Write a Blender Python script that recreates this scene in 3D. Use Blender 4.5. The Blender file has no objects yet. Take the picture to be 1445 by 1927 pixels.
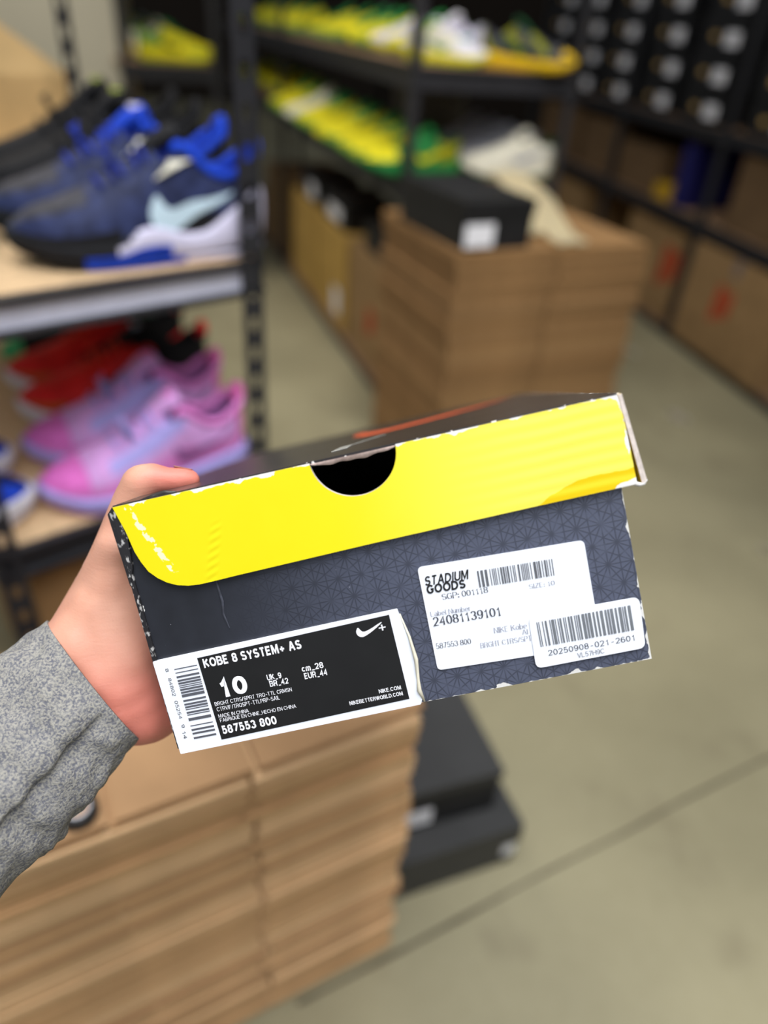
import bpy, bmesh, math, random
import numpy as np
from mathutils import Vector, Matrix, noise
random.seed(7)
S = bpy.context.scene
COL = S.collection
# ------------------------------------------------------------------ camera
F_PX, PITCH, ROLL, EYE = 1340.0, math.radians(35), math.radians(4.7), 1.25
CX, CY = 722.5, 963.5
cF = Vector((0, math.cos(PITCH), -math.sin(PITCH)))
_r = Vector((1, 0, 0)); _u = _r.cross(cF)
cR = math.cos(ROLL)*_r + math.sin(ROLL)*_u
cU = -math.sin(ROLL)*_r + math.cos(ROLL)*_u
cO = Vector((0, 0, EYE))
cam = bpy.data.cameras.new('camera'); camo = bpy.data.objects.new('camera', cam); COL.objects.link(camo)
M = Matrix((cR, cU, -cF)).transposed().to_4x4(); M.translation = cO
camo.matrix_world = M
cam.sensor_width = 36; cam.sensor_fit = 'AUTO'; cam.lens = F_PX/1927*36
cam.clip_start = 0.02
cam.dof.use_dof = True; cam.dof.focus_distance = 0.335; cam.dof.aperture_fstop = 2.55; cam.dof.aperture_blades = 0
S.camera = camo
def D(x, y, t):                       # point on the sight line of a photo pixel at depth t
    return cO + t*(cF + (x-CX)/F_PX*cR - (y-CY)/F_PX*cU)
def Z(x, y, z):                       # ... where it meets height z
    d = D(x, y, 1)-cO
    return cO + d*((z-EYE)/d.z)
# ------------------------------------------------------------------ light
S.view_settings.view_transform = 'Standard'; S.view_settings.look = 'None'
S.view_settings.gamma = 1; S.view_settings.use_curve_mapping = False
S.view_settings.exposure = 0.0
w = bpy.data.worlds.new('world'); S.world = w; w.use_nodes = True
w.node_tree.nodes['Background'].inputs[0].default_value = (0.86, 0.92, 1.0, 1)
w.node_tree.nodes['Background'].inputs[1].default_value = 0.22
def area(name, loc, target, sx, sy, power, col, spread=180):
    l = bpy.data.lights.new(name, 'AREA'); l.shape = 'RECTANGLE'; l.size = sx; l.size_y = sy
    l.energy = power; l.color = col; l.spread = math.radians(spread)
    o = bpy.data.objects.new(name, l); COL.objects.link(o); o.location = loc
    o.rotation_euler = (Vector(target)-Vector(loc)).to_track_quat('-Z', 'Y').to_euler()
    return o
area('ceiling_or_fill_light', (0.25, 0.05, 2.75), (0.25, 0.3, 0), 2.0, 1.5, 35, (0.97, 0.98, 1.0), 118)
area('ceiling_or_fill_light', (0.5, -1.3, 2.6), (0.0, 0.3, 1.0), 1.8, 1.0, 17, (0.95, 0.98, 1.0))  # added fill behind the camera, aimed at the held box face
area('ceiling_or_fill_light', (0.75, 1.1, 3.1), (0.25, 2.5, 0.9), 1.2, 1.2, 8.5, (1.0, 0.96, 0.9), 70)  # added light set ahead of the back rack to brighten rack and pile fronts
area('ceiling_or_fill_light', (-1.7, 2.6, 3.2), (-1.6, 3.0, 0), 0.8, 0.8, 42, (1.0, 0.95, 0.88))

# ------------------------------------------------------------------ helpers
def lin(r, g, b):
    f = lambda c: (c/12.92 if c <= 0.04045 else ((c+0.055)/1.055)**2.4)
    return (f(r/255), f(g/255), f(b/255), 1)
class NT:
    def __init__(s, name, rough=0.6, spec=0.5, metal=0.0):
        s.m = bpy.data.materials.new(name); s.m.use_nodes = True
        s.t = s.m.node_tree; s.b = s.t.nodes['Principled BSDF']
        s.b.inputs['Roughness'].default_value = rough; s.b.inputs['Metallic'].default_value = metal
        s.b.inputs['Specular IOR Level'].default_value = spec
    def n(s, typ, **kw):
        x = s.t.nodes.new(typ)
        for k, v in kw.items(): setattr(x, k, v)
        return x
    def put(s, sock, v):
        if hasattr(v, 'is_linked'): s.t.links.new(v, sock)
        else: sock.default_value = v
    def math(s, op, a, b=0.0, c=0.0):
        x = s.n('ShaderNodeMath', operation=op)
        for i, v in enumerate((a, b, c)): s.put(x.inputs[i], v)
        return x.outputs[0]
    def obj(s):
        return s.n('ShaderNodeTexCoord').outputs['Object']
    def xyz(s, v):
        x = s.n('ShaderNodeSeparateXYZ'); s.put(x.inputs[0], v); return x.outputs
    def noise(s, scale, detail=3, vec=None, stretch=None):
        v = vec if vec is not None else s.obj()
        if stretch:
            mp = s.n('ShaderNodeMapping'); mp.inputs['Scale'].default_value = stretch; s.put(mp.inputs[0], v); v = mp.outputs[0]
        x = s.n('ShaderNodeTexNoise'); x.inputs['Scale'].default_value = scale; x.inputs['Detail'].default_value = detail
        s.put(x.inputs['Vector'], v); return x.outputs['Fac']
    def mix(s, f, a, b):
        x = s.n('ShaderNodeMix', data_type='RGBA'); s.put(x.inputs[0], f); s.put(x.inputs[6], a); s.put(x.inputs[7], b)
        return x.outputs[2]
    def ss(s, v, lo, hi):
        x = s.n('ShaderNodeMapRange', interpolation_type='SMOOTHSTEP')
        s.put(x.inputs[0], v); s.put(x.inputs[1], lo); s.put(x.inputs[2], hi); return x.outputs[0]
    def color(s, v): s.put(s.b.inputs['Base Color'], v); return s
    def bump(s, h, strength, dist=0.001):
        x = s.n('ShaderNodeBump'); x.inputs['Strength'].default_value = strength; x.inputs['Distance'].default_value = dist
        s.put(x.inputs['Height'], h); s.put(s.b.inputs['Normal'], x.outputs[0]); return s
_mc = {}
def mat(name, rgb, rough=0.6, var=0.12, scale=30, spec=0.4, metal=0.0, bump=0.0, stretch=None):
    if name in _mc: return _mc[name]
    n = NT(name, rough, spec, metal); c = lin(*rgb)
    d = tuple(x*(1-var) for x in c[:3])+(1,); e = tuple(min(1, x*(1+var)) for x in c[:3])+(1,)
    f = n.noise(scale, 3, stretch=stretch)
    n.color(n.mix(n.ss(f, 0.3, 0.7), d, e))
    if bump: n.bump(n.noise(scale*6, 3), bump)
    _mc[name] = n.m
    return n.m
def link(o, parent=None):
    COL.objects.link(o)
    if parent is not None: o.parent = parent
    return o
def thing(name, label, cat, loc=(0, 0, 0), rz=0.0, group=None, matrix=None):
    o = bpy.data.objects.new(name, None); COL.objects.link(o); o.empty_display_size = 0.05
    if matrix is not None: o.matrix_world = matrix
    else:
        o.location = loc; o.rotation_euler = (0, 0, rz)
    return tag(o, label, cat, group)
def tag(o, label, cat, group=None):
    o['label'] = label; o['category'] = cat
    if group: o['group'] = group
    return o
def struct(o): o['kind'] = 'structure'; return o
def obj(name, bm, mats, parent=None, smooth=False, label=None, loc=None, rz=None):
    bmesh.ops.recalc_face_normals(bm, faces=bm.faces)
    me = bpy.data.meshes.new(name); bm.to_mesh(me); bm.free()
    for m in (mats if isinstance(mats, (list, tuple)) else [mats]): me.materials.append(m)
    if smooth:
        for p in me.polygons: p.use_smooth = True
    o = bpy.data.objects.new(name, me); link(o, parent)
    if label: o['label'] = label
    if loc is not None: o.location = loc
    if rz is not None: o.rotation_euler = (0, 0, rz)
    return o
def B(): return bmesh.new()
def box(bm, lo, hi, mi=0, bev=0.0):
    r = bmesh.ops.create_cube(bm, size=1)
    for v in r['verts']:
        v.co = Vector([lo[i] + (v.co[i]+0.5)*(hi[i]-lo[i]) for i in range(3)])
    fs = {f for v in r['verts'] for f in v.link_faces}
    for f in fs: f.material_index = mi
    if bev:
        es = {e for v in r['verts'] for e in v.link_edges}
        bmesh.ops.bevel(bm, geom=list(es), offset=bev, segments=2, affect='EDGES', profile=0.6)
    return bm
def prism(bm, pts, vec, mi=0):        # polygon of 3D points extruded along vec
    a = [bm.verts.new(p) for p in pts]; b = [bm.verts.new(Vector(p)+Vector(vec)) for p in pts]
    n = len(a); fs = [bm.faces.new(a), bm.faces.new(b[::-1])]
    for i in range(n): fs.append(bm.faces.new((a[i], b[i], b[(i+1) % n], a[(i+1) % n])))
    for f in fs: f.material_index = mi
    return fs
def tube(bm, pts, r, seg=8, mi=0):
    pts = [Vector(p) for p in pts]; rings = []
    for i, p in enumerate(pts):
        d = (pts[min(i+1, len(pts)-1)]-pts[max(i-1, 0)]).normalized()
        a = d.orthogonal().normalized(); b = d.cross(a)
        if rings:
            pa = rings[-1][1]; a = (pa-d*pa.dot(d)).normalized(); b = d.cross(a)
        rr = r[i] if isinstance(r, (list, tuple)) else r
        rings.append(([bm.verts.new(p+rr*(math.cos(k*2*math.pi/seg)*a+math.sin(k*2*math.pi/seg)*b)) for k in range(seg)], a))
    for (r0, _), (r1, _) in zip(rings, rings[1:]):
        for k in range(seg):
            bm.faces.new((r0[k], r0[(k+1) % seg], r1[(k+1) % seg], r1[k])).material_index = mi
    bm.faces.new(rings[0][0][::-1]).material_index = mi; bm.faces.new(rings[-1][0]).material_index = mi
def hermite(tab, t):
    if t <= tab[0][0]: return tab[0][1]
    if t >= tab[-1][0]: return tab[-1][1]
    for i in range(len(tab)-1):
        if tab[i][0] <= t <= tab[i+1][0]: break
    x0, y0 = tab[i]; x1, y1 = tab[i+1]; h = x1-x0
    m = lambda a, b, c: (tab[c][1]-tab[a][1])/(tab[c][0]-tab[a][0])
    s = (y1-y0)/h
    m0 = m(i-1, i, i+1) if i > 0 else s; m1 = m(i, i+1, i+2) if i+2 < len(tab) else s
    u = (t-x0)/h
    return y0*(1+2*u)*(1-u)**2 + m0*h*u*(1-u)**2 + y1*u*u*(3-2*u) + m1*h*u*u*(u-1)
def sstep(a, b, x):
    x = max(0, min(1, (x-a)/(b-a))); return x*x*(3-2*x)
def copy_thing(root, loc, rz, label, group=None):
    r = root.copy(); COL.objects.link(r); r.location = loc; r.rotation_euler = (0, 0, rz); r['label'] = label
    if group: r['group'] = group
    for ch in list(root.children):
        c = ch.copy(); COL.objects.link(c); c.parent = r
        for g in list(ch.children):
            e = g.copy(); COL.objects.link(e); e.parent = c
    return r
ORD = ['first', 'second', 'third', 'fourth', 'fifth', 'sixth', 'seventh', 'eighth', 'ninth', 'tenth', 'eleventh', 'twelfth']

# ------------------------------------------------------------------ materials
CARD = mat('cardboard', (176, 136, 92), 0.85, 0.10, 14, 0.2)
CARD2 = mat('cardboard_dark', (152, 122, 84), 0.85, 0.10, 14, 0.2)
CARD_IN = mat('cardboard_fluting', (120, 88, 56), 0.9, 0.25, 60, 0.1)
MUSTARD = mat('mustard_cardboard', (186, 150, 80), 0.8, 0.1, 10, 0.2)
METAL = mat('black_powder_coat', (44, 44, 48), 0.45, 0.1, 20, 0.5)
METAL_LIT = mat('lit_grey_powder_coat', (218, 218, 236), 0.4, 0.06, 20, 0.5)  # grey coat with the light on the upper beam put into its colour
PARTB = mat('particle_board', (214, 182, 142), 0.8, 0.12, 90, 0.2)
BLK = mat('black_paper', (28, 28, 30), 0.5, 0.15, 12, 0.4)
BLK2 = mat('charcoal_paper', (62, 62, 62), 0.55, 0.08, 12, 0.3)
WHITE_L = mat('white_label', (238, 238, 244), 0.6, 0.02, 12, 0.3)
INK = mat('black_ink', (34, 34, 36), 0.6, 0.05, 40, 0.3)
GREYINK = mat('grey_ink', (128, 132, 142), 0.6, 0.05, 40, 0.3)
FAINT = mat('faint_ink', (176, 178, 188), 0.6, 0.05, 40, 0.3)
RED = mat('red_print', (176, 62, 34), 0.7, 0.1, 20, 0.2)

# ------------------------------------------------------------------ the setting
def floor_mat():
    n = NT('polished_concrete', 0.55, 0.4)
    big = n.noise(1.6, 5); fine = n.noise(40, 4); st = n.noise(5.5, 5)
    c = n.mix(n.ss(big, 0.3, 0.7), lin(138, 131, 102), lin(164, 156, 124))
    c = n.mix(n.math('MULTIPLY', n.ss(st, 0.56, 0.72), 0.4), c, lin(112, 102, 78))
    c = n.mix(n.math('MULTIPLY', fine, 0.18), c, lin(190, 182, 156))
    n.color(c); return n.m
bm = B(); box(bm, (-7, -2.5, -0.1), (7, 14, 0)); struct(obj('floor', bm, floor_mat()))
# saw-cut joint in the concrete
p0 = Z(1500, 1395, 0); p1 = Z(560, 1890, 0)
n_ = Vector((-(p1-p0).y, (p1-p0).x, 0)).normalized()*0.0035
bm = B(); pts = []
K = 40
def jl(k, s):
    p = p0.lerp(p1, k/K); q = n_*(s*(0.8+0.5*noise.noise(p*14))) + n_*1.2*noise.noise(p*5)
    return Vector((p.x+q.x, p.y+q.y, 0.0006))
vs = [[bm.verts.new(jl(k, s)) for s in (-1, 1)] for k in range(K+1)]
for a, b in zip(vs, vs[1:]): bm.faces.new((a[0], a[1], b[1], b[0]))
struct(obj('trim_1', bm, mat('joint_dirt', (66, 58, 44), 0.9, 0.2, 60)))
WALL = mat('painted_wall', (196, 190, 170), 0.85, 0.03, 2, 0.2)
WALL_SHADED = mat('shaded_wall', (60, 52, 46), 0.9, 0.06, 2, 0.2)  # shadow at the far walls put into their colour
bm = B(); box(bm, (-4.2, 3.75, 0), (-1.36, 3.95, 3.4)); struct(obj('wall_left', bm, WALL))
bm = B(); box(bm, (-7, 11.8, 0), (7, 12, 3.4)); struct(obj('wall_back', bm, WALL_SHADED))
bm = B(); box(bm, (3.0, -2.5, 0), (3.2, 12, 3.4)); struct(obj('wall_right', bm, WALL_SHADED))

# ------------------------------------------------------------------ racks
def post(bm, c, d1, d2, z0, z1, w1=0.036, w2=0.012, th=0.0022, pitch=0.05, holes=True):
    c = Vector((c[0], c[1], 0)); d1 = Vector((d1[0], d1[1], 0)).normalized(); d2 = Vector((d2[0], d2[1], 0)).normalized()
    def P(u, z, off): return c + d1*u + d2*off + Vector((0, 0, z))
    if not holes:
        prism(bm, [P(0, z0, 0), P(w1, z0, 0), P(w1, z0, th), P(th, z0, th), P(th, z0, w2), P(0, z0, w2)], (0, 0, z1-z0)); return
    n = int((z1-z0)/pitch); hw, hh, K = 0.0062, 0.0120, 16
    for side in (0, th):
        for k in range(n):
            za = z0+k*pitch; zb = za+pitch; zc = (za+zb)/2; uc = w1/2
            ring, rim = [], []
            for i in range(K):
                a = 2*math.pi*(i+0.5)/K; ca, sa = math.cos(a), math.sin(a)
                yy = (hh-hw)*(1 if sa > 0 else -1)+hw*sa
                ring.append(bm.verts.new(P(uc+hw*ca, zc+yy, side)))
                sc = min((w1/2)/max(abs(ca), 1e-6), (pitch/2)/max(abs(sa), 1e-6))
                rim.append(bm.verts.new(P(uc+ca*sc, zc+sa*sc, side)))
            for i in range(K):
                j = (i+1) % K
                bm.faces.new((ring[i], rim[i], rim[j], ring[j]))
            for cu, cz in ((w1, zb), (0, zb), (0, za), (w1, za)):       # corner fill
                cv = P(cu, cz, side); near = sorted(rim, key=lambda v: (v.co-cv).length)[:2]
                if (near[0].co-cv).length > 1e-5: bm.faces.new((near[0], near[1], bm.verts.new(cv)))
    # second flange
    prism(bm, [P(0, z0, 0), P(th, z0, 0), P(th, z0, w2), P(0, z0, w2)], (0, 0, n*pitch))
    prism(bm, [P(w1-0.001, z0, 0), P(w1, z0, 0), P(w1, z0, th), P(w1-0.001, z0, th)], (0, 0, n*pitch))
def beam(a, b, inward, ztop, parent, h=0.05, web=None, lip=None):
    a = Vector((a[0], a[1], ztop)); b = Vector((b[0], b[1], ztop)); inn = Vector((inward[0], inward[1], 0)).normalized()
    bm = B()
    def pr(o0, o1, z0, z1, mi): prism(bm, [a+inn*o0+Vector((0, 0, z0)), a+inn*o1+Vector((0, 0, z0)), a+inn*o1+Vector((0, 0, z1)), a+inn*o0+Vector((0, 0, z1))], b-a, mi)
    pr(0.006, 0.009, -h+0.002, -0.002, 1)
    pr(-0.004, 0.012, -0.010, 0.0, 0)
    pr(-0.004, 0.012, -h, -h+0.009, 0)
    return obj('beam', bm, [lip or METAL, web or METAL], parent)
def board(corners, z, parent, th=0.014, m=None):
    bm = B(); prism(bm, [(x, y, z-th) for x, y in corners], (0, 0, th)); return obj('shelf_board', bm, m or PARTB, parent)

# left rack: near short end from P1 (seen post) to P0 (cut by the left edge)
P1 = Vector((-0.2195, 1.1155)); U1 = Vector((-0.74, -0.673)).normalized(); V1 = Vector((-0.65, 0.76)).normalized()
P0 = P1+U1*0.475; RL = 0.98
ZU, ZL = 0.923, 0.5475
rk = thing('shelving_rack', 'black slotted steel shelving rack with particle board shelves at left', 'shelf', (P1.x, P1.y, 0))
def rel(parent, o):                   # keep world placement under an unrotated empty
    o.location = o.location - parent.location; return o
for (c, d1, d2, h) in ((P1, U1, V1, True), (P0, -U1, V1, True), (P1+V1*0.74, U1, -V1, True), (P0+V1*RL, -U1, -V1, False)):
    bm = B(); post(bm, c, d1, d2, 0.0, 1.9, w1=0.024 if c == P1+V1*0.74 else 0.036, holes=h); rel(rk, obj('post', bm, METAL, rk))
for zz, web in ((ZU, METAL_LIT), (ZL, METAL)):  # webs: upper painted pale as lit, lower painted black as shaded
    i1 = P1+U1*0.004; i0 = P0-U1*0.004
    rel(rk, beam(i1-V1*-0.004, i0-V1*-0.004, V1, zz, rk, h=0.052, web=web))
    rel(rk, beam(P1+V1*RL, P0+V1*RL, -V1, zz, rk))
    rel(rk, beam(P1-U1*0.0, P1+V1*RL, U1, zz, rk))
    rel(rk, beam(P0, P0+V1*RL, -U1, zz, rk))
    q = [P1+U1*0.006+V1*0.016, P0-U1*0.006+V1*0.016, P0-U1*0.006+V1*(RL-0.01), P1+U1*0.006+V1*(RL-0.01)]
    rel(rk, board([(p.x, p.y) for p in q], zz+0.002, rk))

# back rack, corner post C, long side A_, short side B_
A_ = Vector((-0.364, 0.931)).normalized(); B_ = Vector((0.931, 0.364)).normalized()
C = Vector((-0.022, 2.45)); BD, BLn = 0.56, 1.9
ZBU, ZBL = 1.127, 0.815
br = thing('shelving_rack', 'black steel rack of green, yellow and white sneakers standing behind the cardboard pile', 'shelf', (C.x, C.y, 0))
brm = mat('dark_rack_board', (150, 120, 92), 0.8, 0.1, 60, 0.2)
for (c, d1, d2) in ((C, B_, A_), (C+B_*BD, -B_, A_), (C+A_*BLn, B_, -A_), (C+A_*BLn+B_*BD, -B_, -A_), (C+A_*BLn*2, B_, -A_), (C+A_*BLn*2+B_*BD, -B_, -A_)):
    bm = B(); post(bm, c, d1, d2, 0.0, 1.9, w1=0.03, w2=0.03, holes=False); rel(br, obj('post', bm, METAL, br))
for zz in (ZBU, ZBL, 0.03):
    L2 = A_*BLn*2
    rel(br, beam(C, C+B_*BD, A_, zz, br, h=0.06)); rel(br, beam(C, C+L2, B_, zz, br, h=0.06))
    rel(br, beam(C+B_*BD, C+B_*BD+L2, -B_, zz, br, h=0.06)) if zz > 0.1 else None
    q = [C+A_*0.014+B_*0.014, C+A_*0.014+B_*(BD-0.014), C+B_*(BD-0.014)+L2, C+B_*0.014+L2]
    rel(br, board([(p.x, p.y) for p in q], zz+0.002, br, m=brm))

# narrow rack beyond the left one, standing on the far side of the aisle
E0 = Vector((-0.90, 3.72)); EX = Vector((-0.46, 0.888)).normalized(); EY = Vector((-EX.y, EX.x)); EL, ED = 2.6, 0.42
er = thing('shelving_rack', 'narrow steel rack of yellow sneakers far back, beside the beige wall', 'shelf', (E0.x, E0.y, 0))
for (c, d1, d2) in ((E0, EX, EY), (E0+EY*ED, EX, -EY), (E0+EX*EL, -EX, EY), (E0+EX*EL+EY*ED, -EX, -EY)):
    bm = B(); post(bm, c, d1, d2, 0.0, 1.8, w1=0.03, w2=0.03, holes=False); rel(er, obj('post', bm, METAL, er))
for zz in (1.0, 1.42):
    rel(er, beam(E0, E0+EX*EL, EY, zz, er, h=0.06)); rel(er, beam(E0, E0+EY*ED, EX, zz, er, h=0.06))
    q = [E0+EX*0.01+EY*0.014, E0+EX*EL+EY*0.014, E0+EX*EL+EY*ED, E0+EX*0.01+EY*ED]
    rel(er, board([(p.x, p.y) for p in q], zz+0.002, er, m=brm))
# right rack face: runs from far (RA) to near (RB)
RA = Vector((0.80, 5.75)); RD = Vector((0.237, -0.972)); RN = Vector((0.972, 0.237))   # RN points away from the aisle
rr = thing('shelving_rack', 'dark steel rack holding rows of black shoeboxes along the right aisle', 'shelf', (RA.x, RA.y, 0))
RLn = 3.52; RDp = 0.6
ZR = (0.04, 0.56, 0.93)
for s in (0.0, 1.3, 2.265, RLn):
    for dpt, sg in ((0, 1), (RDp, -1)):
        bm = B(); post(bm, RA+RD*s+RN*dpt, RD, RN*sg, 0.0, 1.9, w1=0.045, w2=0.045, holes=False); rel(rr, obj('post', bm, METAL, rr))
for zz in ZR:
    rel(rr, beam(RA, RA+RD*RLn, RN, zz, rr, h=0.05)); rel(rr, beam(RA+RN*RDp, RA+RD*RLn+RN*RDp, -RN, zz, rr, h=0.05))
    q = [RA+RN*0.014, RA+RD*RLn+RN*0.014, RA+RD*RLn+RN*(RDp-0.014), RA+RN*(RDp-0.014)]
    rel(rr, board([(p.x, p.y) for p in q], zz+0.002, rr, m=brm))

# ------------------------------------------------------------------ sneakers
W_ = [(0, 0.0), (0.008, 0.013), (0.03, 0.023), (0.08, 0.0305), (0.16, 0.0335), (0.28, 0.0335), (0.42, 0.036), (0.56, 0.0425), (0.68, 0.0475), (0.78, 0.0475), (0.87, 0.0405), (0.94, 0.028), (0.98, 0.015), (1, 0.0)]
YC_ = [(0, 0.0), (0.3, 0.003), (0.55, 0.004), (0.8, -0.001), (1, -0.008)]
ZB_ = [(0, 0.006), (0.08, 0.001), (0.2, 0.0), (0.7, 0.0), (0.85, 0.004), (1, 0.017)]
ZS_ = [(0, 0.040), (0.15, 0.036), (0.4, 0.028), (0.7, 0.024), (0.88, 0.026), (1, 0.036)]
ZT_ = [(0, 0.098), (0.06, 0.092), (0.15, 0.079), (0.24, 0.084), (0.34, 0.104), (0.42, 0.105), (0.55, 0.086), (0.7, 0.068), (0.82, 0.057), (0.92, 0.050), (1, 0.038)]
LEN = 0.30
def spt(t, v, side, off=0.0, hs=1.0):
    def raw(t, v):
        w = hermite(W_, t); yc = hermite(YC_, t); zs = hermite(ZS_, t); h = max(0.002, (hermite(ZT_, t)-zs)*hs)
        m = sstep(0.34, 0.44, t)
        a = v/2*math.pi/2
        dy = w*max(0.0, math.cos(a))**0.8; dz = zs+h*math.sin(a)**0.9
        if v <= 1:
            oy = w*(1+0.05*math.sin(math.pi*v)-0.2*v*v); oz = zs+h*v
        else:
            k = v-1; oy = w*0.80*max(0.0, 1-k)**0.55*(1-0.12*sstep(0, .3, k)); oz = zs+h-(h-0.006)*sstep(0.05, 0.5, k)
        y = oy*(1-m)+dy*m; z = oz*(1-m)+dz*m
        return Vector((t*LEN - 0.012*sstep(0.12, 0, t)*(1-v if v < 1 else 0)*-0.3, yc+side*y, z))
    p = raw(t, v)
    if off:
        e = 0.004
        du = raw(min(t+e, 1), v)-raw(max(t-e, 0), v); dv = raw(t, min(v+e*4, 2))-raw(t, max(v-e*4, 0))
        nn = du.cross(dv)*(-side)
        nn = nn*-1 if nn.dot(Vector((0, side, 0.4))) < 0 else nn
        if nn.length > 1e-12: p = p+nn.normalized()*off
    return p
SWO = [(0.00, .62), (-.035, .40), (0.0, .16), (.09, .01), (.20, 0.0), (.33, .07), (.55, .30), (.78, .62), (1.0, 1.0)]
SWI = [(0.00, .62), (.02, .50), (.065, .38), (.13, .31), (.22, .30), (.34, .37), (.55, .55), (.78, .78), (1.0, 1.0)]
FTO = [(.06, .88), (-.01, .60), (0.0, .30), (.09, .05), (.20, 0.0), (.33, .07), (.55, .30), (.78, .60), (1.0, .93)]
FTI = [(.10, .88), (.15, .68), (.20, .52), (.27, .45), (.36, .46), (.50, .55), (.66, .69), (.84, .87), (1.0, 1.0)]
def swoosh_grid(n=24, fat=False):
    SWO_, SWI_ = (FTO, FTI) if fat else (SWO, SWI)
    def ev(tab, u):
        ts = [i/(len(tab)-1) for i in range(len(tab))]
        return hermite(list(zip(ts, [p[0] for p in tab])), u), hermite(list(zip(ts, [p[1] for p in tab])), u)
    return [(ev(SWO_, i/n), ev(SWI_, i/n)) for i in range(n+1)]
def shoe(name, label, cat_, loc, rz, spec, group=None, hi=True, scale=1.0, tilt=0.0):
    r = thing(name, label, cat_, loc, rz, group)
    r.scale = (scale, scale*spec.get('wide', 1.0), scale*spec.get('tall', 1.0))
    hs = spec.get('h', 1.0)
    NT_ = 44 if hi else 22; NV = 14 if hi else 8
    ts = [0.5-0.5*math.cos(math.pi*i/NT_) for i in range(NT_+1)]
    ts = [0.35*t+0.65*i/NT_ for i, t in enumerate(ts)]
    mats = spec['mats']; cf = spec.get('upper', lambda t, v: 0)
    bu, bl = B(), B(); usedL = False
    for side in (1, -1):
        vsu = [2*j/NV for j in range(NV+1)]
        g = [[spt(t, v, side, 0, hs) for v in vsu] for t in ts]
        gu = [[None]*(NV+1) for _ in ts]; gl = [[None]*(NV+1) for _ in ts]
        for i in range(NT_):
            for j in range(NV):
                tm = (ts[i]+ts[i+1])/2; vm = (vsu[j]+vsu[j+1])/2
                inner = vm > 1 and tm < 0.385
                tgt, bmx = (gl, bl) if inner else (gu, bu)
                qs = []
                for a, b in ((i, j), (i+1, j), (i+1, j+1), (i, j+1)):
                    if tgt[a][b] is None: tgt[a][b] = bmx.verts.new(g[a][b])
                    if tgt[a][b] not in qs: qs.append(tgt[a][b])
                try: f = bmx.faces.new(qs)
                except ValueError: continue
                f.material_index = 0 if inner else cf(tm, vm)
    for bmx in (bu, bl):
        bmesh.ops.remove_doubles(bmx, verts=bmx.verts, dist=0.0004)
        bmesh.ops.dissolve_degenerate(bmx, edges=bmx.edges, dist=0.0001)
    obj('upper', bu, mats, r, True); obj('lining', bl, spec['lining'], r, True)
    # midsole and outsole
    def sole(nm, lv, mm, cfun, ztab=ZS_):
        bs = B(); rings = []
        for (fz, off) in lv:
            ring = []
            for side in (1, -1):
                for t in (ts if side == 1 else ts[::-1][1:-1]):
                    w = hermite(W_, t); zb = hermite(ZB_, t); zs = hermite(ztab, t)
                    ex = -off*sstep(0.06, 0, t)+off*sstep(0.93, 1, t)
                    ring.append(bs.verts.new((t*LEN+ex, hermite(YC_, t)+side*(w+off*sstep(0, 0.02, t)*sstep(1, .98, t)), zb+(zs-zb)*fz)))
            rings.append(ring)
        n = len(rings[0])
        for k in range(len(rings)-1):
            for i in range(n):
                j = (i+1) % n
                f = bs.faces.new((rings[k][i], rings[k][j], rings[k+1][j], rings[k+1][i]))
                tc = rings[k][i].co.x/LEN; f.material_index = cfun(tc, lv[k][0])
        bs.faces.new(rings[0][::-1]); bs.faces.new(rings[-1])
        obj(nm, bs, mm, r, True if hi else False)
    mid = spec['mid']; mf = spec.get('midf', lambda t, z: 0)
    sole('midsole', [(0.24, 0.001), (0.32, 0.0035), (0.6, 0.005), (0.9, 0.005), (1.0, 0.0035), (1.08, -0.001)] if hi else [(0.2, 0.002), (0.6, 0.005), (1.05, 0.002)], mid, mf, spec.get('zm', ZS_))
    sole('outsole', [(0.0, -0.002), (0.1, 0.002), (0.25, 0.0025)] if hi else [(0, 0), (0.22, 0.003)], spec.get('out', mid[:1]), spec.get('outf', lambda t, z: 0))
    # swoosh on both sides
    if spec.get('swoosh'):
        t0, t1, v0, v1 = spec.get('swbox', (0.50, 0.13, 0.10, 0.80))
        for side in (1, -1):
            pr = []; bs = B()
            for (o, i_) in swoosh_grid(22 if hi else 12, spec.get('fat', False)):
                row = []
                for k in (0, .5, 1):
                    a = o[0]*(1-k)+i_[0]*k; b = o[1]*(1-k)+i_[1]*k
                    row.append(bs.verts.new(spt(t0+(t1-t0)*a, v0+(v1-v0)*b, side, 0.0016, hs)))
                pr.append(row)
            for p, q in zip(pr, pr[1:]):
                for k in (0, 1): bs.faces.new((p[k], p[k+1], q[k+1], q[k]))
            bmesh.ops.remove_doubles(bs, verts=bs.verts, dist=0.00005)
            obj('swoosh', bs, spec['swoosh'], r, True)
    # tongue
    bt = B(); prev = None
    for k in range(9):
        u = k/8; t = 0.54-0.20*u; z = 0.036+(hermite(ZT_, t)-0.036)*1.0+0.003+ (0.034*u*u)
        z = hermite(ZS_, t)+(hermite(ZT_, t)-hermite(ZS_, t))*hs+0.002+0.016*u*u
        x = t*LEN; hw = 0.013+0.013*u
        row = [bt.verts.new((x+dx, y, z-dz-abs(y)*0.25)) for dx, dz in ((0, 0), (-0.006, 0.006)) for y in (-hw, 0, hw)]
        if prev:
            a, b = prev, row
            for q in ((0, 1), (1, 2)):
                bt.faces.new((a[q[0]], a[q[1]], b[q[1]], b[q[0]])).material_index = 0
                bt.faces.new((a[q[0]+3], b[q[0]+3], b[q[1]+3], a[q[1]+3])).material_index = 0
            bt.faces.new((a[0], b[0], b[3], a[3])); bt.faces.new((a[2], a[5], b[5], b[2]))
        else:
            bt.faces.new((row[0], row[1], row[4], row[3])); bt.faces.new((row[1], row[2], row[5], row[4]))
        prev = row
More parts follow.
